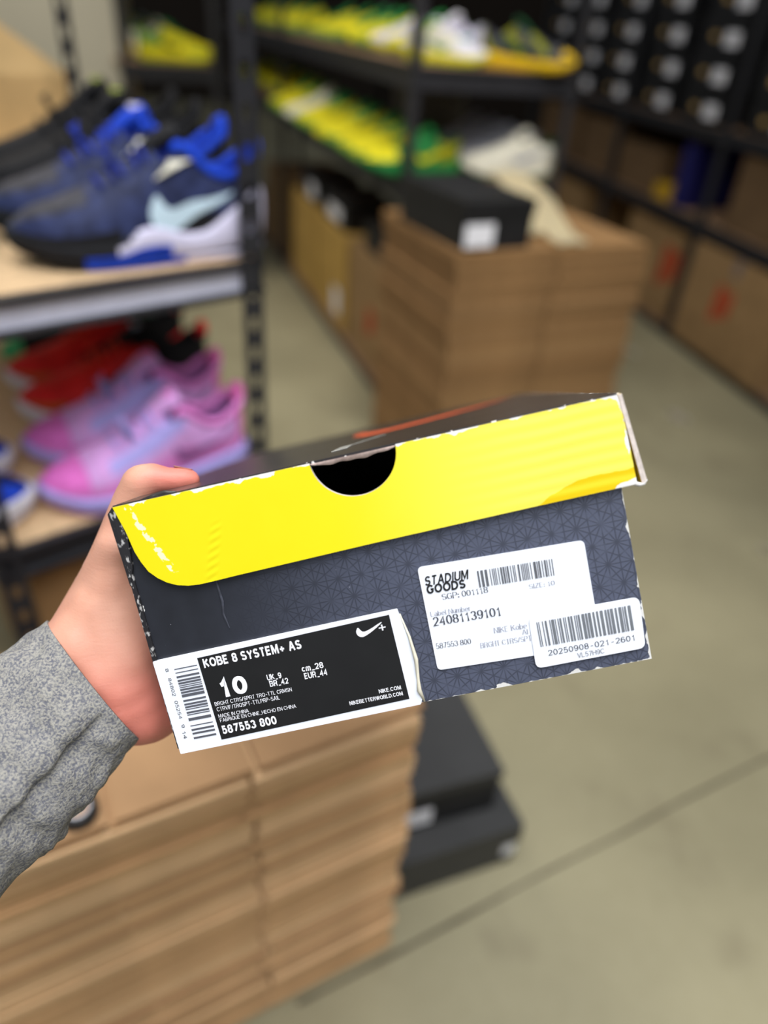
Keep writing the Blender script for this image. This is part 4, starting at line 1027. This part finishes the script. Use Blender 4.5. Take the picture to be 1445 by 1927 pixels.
# inventory sticker over it
iv = sticker('inventory_sticker', [(0.1718, 0.0309), (0.2209, 0.0300), (0.2199, 0.0062), (0.1706, 0.0062)], -0.0014, -0.0009, WL, hb, 0.0032, 'white rounded inventory sticker')
letters('lettering', [('20250908-021-2601', 0.1770, 0.0112, 0.0387, 0.0027, dict(ang=-0.8, mono=True))], -0.0017, mat('soft_ink', (74, 76, 84), 0.6), iv)
letters('fine_print', [('VL57H9C', 0.1897, 0.0076, 0.0120, 0.0023, dict(ang=-0.6))], -0.0017, mat('grey_print', (124, 126, 134), 0.6), iv)
bars('barcode', 0.1745, 0.2171, 0.0160, 0.0277, -0.0017, mat('barcode_ink_light', (112, 116, 122), 0.6), iv, 23, 104, -0.8, True)

# ------------------------------------------------------------------ the hand and sleeve
def capsules(caps, voxel, smooth):
    bm = B()
    for (a, ra, b, rb) in caps:
        a, b = Vector(a), Vector(b); n = max(2, int((b-a).length/(min(ra, rb)*0.35))+1)
        for k in range(n+1):
            u = k/n; m = Matrix.Translation(a.lerp(b, u)) @ Matrix.Scale(ra+(rb-ra)*u, 4)
            bmesh.ops.create_icosphere(bm, subdivisions=2, radius=1, matrix=m)
    me = bpy.data.meshes.new('tmp'); bm.to_mesh(me); bm.free()
    o = bpy.data.objects.new('tmp', me); COL.objects.link(o)
    md = o.modifiers.new('r', 'REMESH'); md.mode = 'VOXEL'; md.voxel_size = voxel
    sm = o.modifiers.new('s', 'SMOOTH'); sm.factor = 0.5; sm.iterations = smooth
    bpy.context.view_layer.update()
    out = bpy.data.meshes.new_from_object(o.evaluated_get(bpy.context.evaluated_depsgraph_get()))
    bpy.data.objects.remove(o); bpy.data.meshes.remove(me)
    for p in out.polygons: p.use_smooth = True
    return out
def skin_mat():
    n = NT('skin', 0.48, 0.4); n.b.inputs['Subsurface Weight'].default_value = 0.12
    n.b.inputs['Subsurface Radius'].default_value = (0.010, 0.004, 0.002); n.b.inputs['Subsurface Scale'].default_value = 0.6
    x = n.xyz(n.obj())
    c = n.mix(n.ss(n.noise(45, 3), 0.3, 0.7), lin(206, 150, 126), lin(216, 160, 136))
    # palm side and thumb pad are naturally redder
    nz = n.math('MULTIPLY', n.math('SUBTRACT', n.noise(34, 4), 0.5), 0.03)
    palm = n.ss(n.math('ADD', x[2], nz), 1.002, 0.950)
    tip = n.math('MULTIPLY', n.ss(n.math('ADD', x[0], nz), -0.126, -0.108), n.ss(x[2], 1.012, 1.022))
    c = n.mix(n.math('MULTIPLY', n.math('MAXIMUM', palm, tip), 0.74), c, lin(208, 110, 98))
    n.color(c)
    w_ = n.math('ADD', n.math('MULTIPLY', n.noise(900, 3), 0.5), n.math('MULTIPLY', n.noise(160, 3, stretch=(1, 1, 5)), 0.8))
    n.bump(w_, 0.28, 0.0006); return n.m
PALM0, PALM1 = -0.122, -0.094
L_ = Lp
caps = [
    # thumb: base, proximal and distal segments lying along the lid
    (D(200, 1175, .371), .0175, D(227, 1020, .366), .0127), (D(227, 1020, .366), .0127, D(246, 955, .361), .0108), (D(246, 955, .361), .0108, D(265, 908, .3565), .0098),
    (D(265, 908, .356), .0098, D(288, 899, .356), .0082), (D(288, 899, .356), .0080, D(318, 905, .356), .0066), (D(318, 905, .356), .0066, D(340, 902, .357), .0070), (D(340, 902, .357), .0070, D(358, 902, .358), .0058),
    # thenar and palm
    (D(185, 1200, .368), .018, D(235, 1090, .380), .016), (D(215, 1235, .370), .019, D(248, 1120, .385), .013), (D(235, 1290, .370), .019, D(262, 1180, .384), .012),
    (D(258, 1320, .372), .0175, D(284, 1352, .376), .0135), (D(225, 1300, .372), .019, D(262, 1345, .374), .0165), (D(284, 1352, .376), .0135, L_(-.014, .045, .006), .011),
    (D(240, 1200, .385), .014, L_(-.016, .060, .030), .012), (D(228, 1080, .39), .012, L_(-.015, .088, .048), .0105), (D(250, 1260, .382), .014, L_(-.015, .050, .016), .012),
    (L_(-.015, .088, .044), .0105, L_(-.015, .045, .006), .0105), (L_(-.016, .060, .030), .012, L_(-.016, .075, .040), .0105),
    (D(134, 1195, .366), .0130, D(186, 1105, .375), .0130), (D(186, 1105, .372), .0128, D(224, 1025, .362), .0122), (D(160, 1190, .366), .017, D(205, 1100, .376), .015), (D(215, 1180, .376), .017, D(268, 1330, .374), .0150),
    (D(250, 1130, .384), .0125, D(268, 1250, .380), .0125), (D(268, 1250, .380), .0125, D(286, 1345, .376), .0130),
    (D(236, 1040, .370), .0120, D(258, 1200, .372), .0140), (D(212, 1095, .371), .0165, D(243, 1240, .370), .0170), (D(190, 1150, .369), .0180, D(226, 1290, .369), .0190),
    (D(243, 1240, .370), .0165, D(272, 1345, .373), .0155),
    # wrist and forearm
    (D(150, 1215, .366), .020, D(120, 1245, .364), .019), (D(190, 1270, .368), .0205, D(150, 1300, .365), .0185), (D(232, 1325, .371), .019, D(190, 1365, .366), .017),
    (D(150, 1215, .366), .020, D(232, 1325, .371), .019), (D(120, 1245, .364), .019, D(-120, 1480, .338), .021), (D(190, 1350, .366), .018, D(-90, 1600, .338), .021), (D(150, 1300, .366), .0185, D(-110, 1540, .338), .022),
    (D(-110, 1540, .338), .024, D(-480, 1880, .302), .030)]
for (m, p, t_, tip, r) in (((-.0155, .092, .034), (-.0125, .112, -.006), (.016, .118, -.0105), (.040, .119, -.0088), .0090), ((-.016, .076, .026), (-.0125, .090, -.012), (.018, .094, -.0108), (.045, .095, -.0090), .0092),
                           ((-.016, .062, .016), (-.0120, .070, -.013), (.016, .072, -.0105), (.041, .072, -.0086), .0086), ((-.015, .048, .006), (-.0100, .052, -.012), (.012, .052, -.0095), (.031, .052, -.0078), .0076)):
    caps += [(L_(*m), r+.0012, L_(*p), r), (L_(*p), r, L_(*t_), r-.0008), (L_(*t_), r-.0008, L_(*tip), r-.002)]
hm = capsules(caps, 0.0017, 22)
person = bpy.data.objects.new('person', hm); COL.objects.link(person); hm.materials.append(skin_mat())
tag(person, 'hand and forearm in grey sleeve gripping the shoebox, thumb on lid', 'person')
# thumb nail
bm = B(); nn = D(344, 902, .3572); ax = (D(362, 903, .358)-D(335, 902, .357)).normalized(); upv = (D(347, 868, .3575)-D(347, 901, .3575)).normalized(); bk = ax.cross(upv)
g = []
for i in range(9):
    row = []
    for j in range(9):
        u = (i/8-.5)*2; v = (j/8-.5)*1.7
        row.append(bm.verts.new(nn+ax*(0.0046*u*(1-0.12*v*v))+(upv*math.cos(v*0.8-.25)+bk*math.sin(v*0.8-.25))*0.0061*(1-.12*u)))
    g.append(row)
for i in range(8):
    for j in range(8): bm.faces.new((g[i][j], g[i+1][j], g[i+1][j+1], g[i][j+1]))
bmesh.ops.solidify(bm, geom=bm.faces[:], thickness=0.0005)
obj('thumb_nail', bm, mat('nail', (226, 168, 152), 0.3, 0.04, 100, 0.5), person, True)
# sleeve
def sleeve_mat():
    n = NT('heather_grey_knit', 0.9, 0.15)
    a = n.noise(900, 3); b = n.noise(420, 4, stretch=(1.0, 0.5, 1.0)); c0 = n.noise(26, 3)
    c = n.mix(n.ss(a, 0.36, 0.64), lin(98, 99, 107), lin(150, 147, 139))
    c = n.mix(n.math('MULTIPLY', n.ss(b, 0.45, 0.7), 0.4), c, lin(162, 159, 150))
    c = n.mix(n.math('MULTIPLY', n.ss(c0, 0.5, 0.75), 0.25), c, lin(104, 106, 116))
    n.color(c); n.bump(n.math('ADD', a, b), 0.5, 0.0012); return n.m
SLV = sleeve_mat()
keys = [((178, 1282), .3655, 139, 0.66, (265, 1392), (88, 1167)), ((30, 1418), .349, 166, 0.72, (138, 1546), (-73, 1290)), ((-115, 1560), .333, 190, 0.78, (1, 1700), (-231, 1412)), ((-420, 1850), .305, 240, 0.85, (-260, 2040), (-580, 1660)), ((-800, 2220), .275, 300, 0.9, (-600, 2450), (-1000, 1990))]
bm = B(); NS, NA = 56, 128; rings = []
def lerp_key(u):
    u = u*(len(keys)-1); i = min(int(u), len(keys)-2); f = u-i
    g = lambda k: hermite([(j, k(keys[j])) for j in range(len(keys))], i+f)
    lo = D(g(lambda q: q[4][0]), g(lambda q: q[4][1]), g(lambda q: q[1])); hi = D(g(lambda q: q[5][0]), g(lambda q: q[5][1]), g(lambda q: q[1]))
    return lo, hi, g(lambda q: q[3])
def ring_at(u, shrink=0.0):
    lo, hi, th = lerp_key(u); c = (lo+hi)/2; e1 = (hi-lo)/2; lo2, hi2, _ = lerp_key(min(u+0.02, 1)); lo1, hi1, _ = lerp_key(max(u-0.02, 0))
    axd = ((lo2+hi2)-(lo1+hi1)).normalized(); e2 = axd.cross(e1).normalized()*e1.length*th
    if e2.dot(cF) > 0: e2 = -e2       # toward the viewer
    row = []
    for k in range(NA):
        a = 2*math.pi*k/NA; p = c+e1*math.cos(a)+e2*math.sin(a)
        ux = u*6
        d = 0.0035*noise.noise(Vector((math.cos(a)*1.6+3, math.sin(a)*1.6, ux*2.2)))+0.0018*noise.noise(Vector((math.cos(a)*4, math.sin(a)*4, ux*5)))
        # long fold running along the sleeve
        fa = 1.95+0.03*ux
        da = (a-fa+math.pi) % (2*math.pi)-math.pi
        d += (-0.0045*sstep(0.0, 0.07, da)*math.exp(-max(0, da)/0.45)+0.0022*math.exp(-((da+0.16)/0.14)**2))*sstep(0.0, 0.2, ux)
        row.append(p+(p-c).normalized()*(d*sstep(-0.2, 0.5, ux)-shrink))
    return row
us = [(i/NS)**1.5 for i in range(NS+1)]
outer = [[bm.verts.new(p) for p in ring_at(u)] for u in us]
inner = [[bm.verts.new(p) for p in ring_at(u, 0.0028)] for u in us[:14]]
def band(a, b):
    for k in range(NA): bm.faces.new((a[k], a[(k+1) % NA], b[(k+1) % NA], b[k]))
for a, b in zip(outer, outer[1:]): band(a, b)
for a, b in zip(inner, inner[1:]): band(b, a)
band(inner[0], outer[0]); bm.faces.new(outer[-1])
sv = obj('sleeve', bm, SLV, person, True, label='heather grey knit sleeve')
